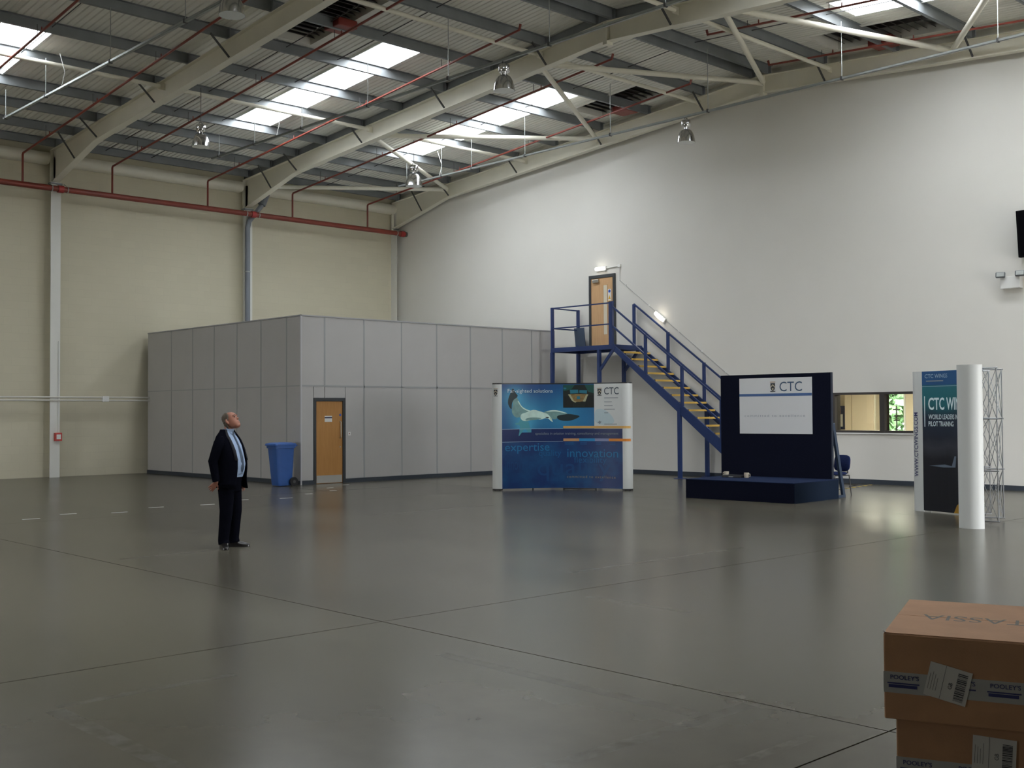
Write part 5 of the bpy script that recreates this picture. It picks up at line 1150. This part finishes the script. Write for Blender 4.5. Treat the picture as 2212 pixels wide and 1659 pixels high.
# shirt with collar, tie
SH = [(0.93, 0.02, 0.142, 0.165), (1.0, 0.035, 0.152, 0.17), (1.10, 0.045, 0.158, 0.172), (1.22, 0.03, 0.145, 0.178), (1.34, 0.01, 0.128, 0.182), (1.43, -0.015, 0.102, 0.175), (1.49, -0.025, 0.078, 0.115), (1.525, -0.02, 0.068, 0.074), (1.56, -0.012, 0.068, 0.070)]
MB().rings([ell(cx_, 0, z, d, w_, 32, 2.3) for z, cx_, d, w_ in SH]).build('shirt', M_shirt, man, local=True, smooth=True)
def shirt_front(z):
    for (z0, c0_, d0, _), (z1, c1_, d1, _) in zip(SH, SH[1:]):
        if z0 <= z <= z1: t = (z-z0)/(z1-z0); return c0_+d0+(c1_+d1-c0_-d0)*t
    return 0.1
for s_ in (-1, 1):
    MB().add([(0.052, s_*0.004, 1.535), (-0.0, s_*0.066, 1.575), (-0.01, s_*0.078, 1.535), (0.07, s_*0.04, 1.495), (0.050, s_*0.004, 1.525), (-0.0, s_*0.060, 1.57), (-0.01, s_*0.072, 1.53), (0.06, s_*0.035, 1.495)],
             [(0,1,2,3),(4,7,6,5),(0,4,5,1),(1,5,6,2),(2,6,7,3),(3,7,4,0)]).build('collar', M_shirt, man, local=True)
g = MB(); rg = []
for z, w_ in ((1.525, 0.016), (1.50, 0.022), (1.485, 0.014), (1.42, 0.02), (1.3, 0.027), (1.18, 0.033), (1.06, 0.038), (1.02, 0.03), (0.985, 0.003)):
    x = shirt_front(z)+0.004; rg.append([(x, -w_, z), (x+0.006, -w_*0.5, z), (x+0.007, w_*0.5, z), (x, w_, z), (x-0.004, 0, z)])
g.rings(rg).build('tie', M_tie, man, local=True, smooth=True)
# open jacket: shell with a front opening, sleeves and lapels
JK = [(0.795, 0.025, 0.205, 0.205, 40), (0.86, 0.02, 0.192, 0.20, 36), (0.95, 0.025, 0.182, 0.197, 33), (1.05, 0.035, 0.182, 0.195, 33), (1.15, 0.035, 0.178, 0.197, 32), (1.27, 0.012, 0.165, 0.203, 30), (1.36, -0.01, 0.142, 0.206, 29), (1.42, -0.025, 0.124, 0.200, 30), (1.455, -0.032, 0.110, 0.178, 34), (1.485, -0.034, 0.097, 0.145, 42), (1.515, -0.034, 0.087, 0.108, 52), (1.55, -0.03, 0.08, 0.084, 64)]
g = MB(); n = 36; rows = []
for z, cx_, d, w_, a0 in JK:
    r = []
    for k in range(n+1):
        a = math.radians(a0+(360-2*a0)*k/n); c_, s_ = math.cos(a), math.sin(a); p = 2.35
        r.append((cx_+d*math.copysign(abs(c_)**(2/p), c_), w_*math.copysign(abs(s_)**(2/p), s_), z-(0.02 if z < 0.8 and (k < 5 or k > n-5) else 0)))
    rows.append(r)
g.v = [p for r in rows for p in r]
for i in range(len(rows)-1):
    for k in range(n): a = i*(n+1)+k; g.f.append((a, a+1, a+n+2, a+n+1))
j = g.build('jacket', M_suit, man, local=True, smooth=True, fix=True); md = j.modifiers.new('thickness', 'SOLIDIFY'); md.thickness = 0.016; md.offset = 0
for s_ in (-1, 1):
    a, b, c = (Vector(p) for p in ARM[s_]); c2 = b.lerp(c, 0.96)
    MB().tube([a+Vector((0, -s_*0.05, 0.015)), a+Vector((0, -s_*0.01, 0.0)), a+Vector((-0.01, s_*0.016, -0.05)), a.lerp(b, 0.5)+Vector((0, s_*0.004, 0)), b, b.lerp(c, 0.5), c2], [0.04, 0.068, 0.078, 0.07, 0.062, 0.055, 0.047], 18).build('sleeve', M_suit, j, local=True, smooth=True)
    L_ = []
    for z, cx_, d, w_, a0 in JK[4:]:
        for da in (0, 13 if z < 1.45 else 16):
            aa = math.radians(a0+da)*s_; c_, sn = math.cos(aa), math.sin(aa); p = 2.35; L_.append((cx_+(d+0.014)*math.copysign(abs(c_)**(2/p), c_), (w_+0.014)*math.copysign(abs(sn)**(2/p), sn), z))
    q = MB(); q.v = L_; q.f = [(2*i, 2*i+1, 2*i+3, 2*i+2) for i in range(len(L_)//2-1)]
    lp_ = q.build('lapel', mat('lapel_navy', (0.006, 0.0065, 0.012), 0.8), j, local=True, smooth=True); md = lp_.modifiers.new('thickness', 'SOLIDIFY'); md.thickness = 0.006; md.offset = 0
# trousers
g = MB(); g.rings([ell(cx_, 0, z, d, w_) for z, cx_, d, w_ in ((0.74, 0.0, 0.125, 0.175), (0.82, 0.0, 0.135, 0.178), (0.92, 0.012, 0.138, 0.175), (1.0, 0.025, 0.14, 0.165))])
for s_ in (-1, 1):
    h, k, an = (Vector(p) for p in LEG[s_]); g.tube([h+Vector((0, 0, -0.03)), h.lerp(k, 0.35), k, k.lerp(an, 0.5), an.lerp(k, 0.06), an+Vector((0.012, 0, -0.028))], [0.112, 0.104, 0.086, 0.076, 0.07, 0.074], 18)
fused('trousers', g, M_suit, man, 0.010, 4)
MB().rings([ell(0.028, 0, z, d, w_) for z, d, w_ in ((0.965, 0.147, 0.171), (0.97, 0.149, 0.173), (0.995, 0.149, 0.173), (1.0, 0.147, 0.171))]).build('belt', M_shoe, man, local=True, smooth=True)
for s_, rot in ((-1, math.radians(-48)), (1, math.radians(24))):
    an = Vector(LEG[s_][2]); g = MB(); rg = []
    for x, w_, h0, h1 in ((-0.075, 0.025, 0.02, 0.07), (-0.06, 0.036, 0.0, 0.095), (-0.02, 0.038, 0.0, 0.105), (0.04, 0.04, 0.0, 0.09), (0.10, 0.047, 0.0, 0.066), (0.16, 0.046, 0.0, 0.052), (0.20, 0.034, 0.002, 0.04), (0.215, 0.012, 0.006, 0.025)):
        ring = []
        for y, zz in ((-1, 0), (-1, 0.45), (-0.8, 0.8), (-0.3, 1), (0.3, 1), (0.8, 0.8), (1, 0.45), (1, 0)):
            X_, Y_ = x, y*w_; ring.append((an.x+X_*math.cos(rot)-Y_*math.sin(rot), an.y+X_*math.sin(rot)+Y_*math.cos(rot), h0+(h1-h0)*zz))
        rg.append(ring)
    sh_ = g.rings(rg).build('shoe', M_shoe, man, local=True, smooth=True)
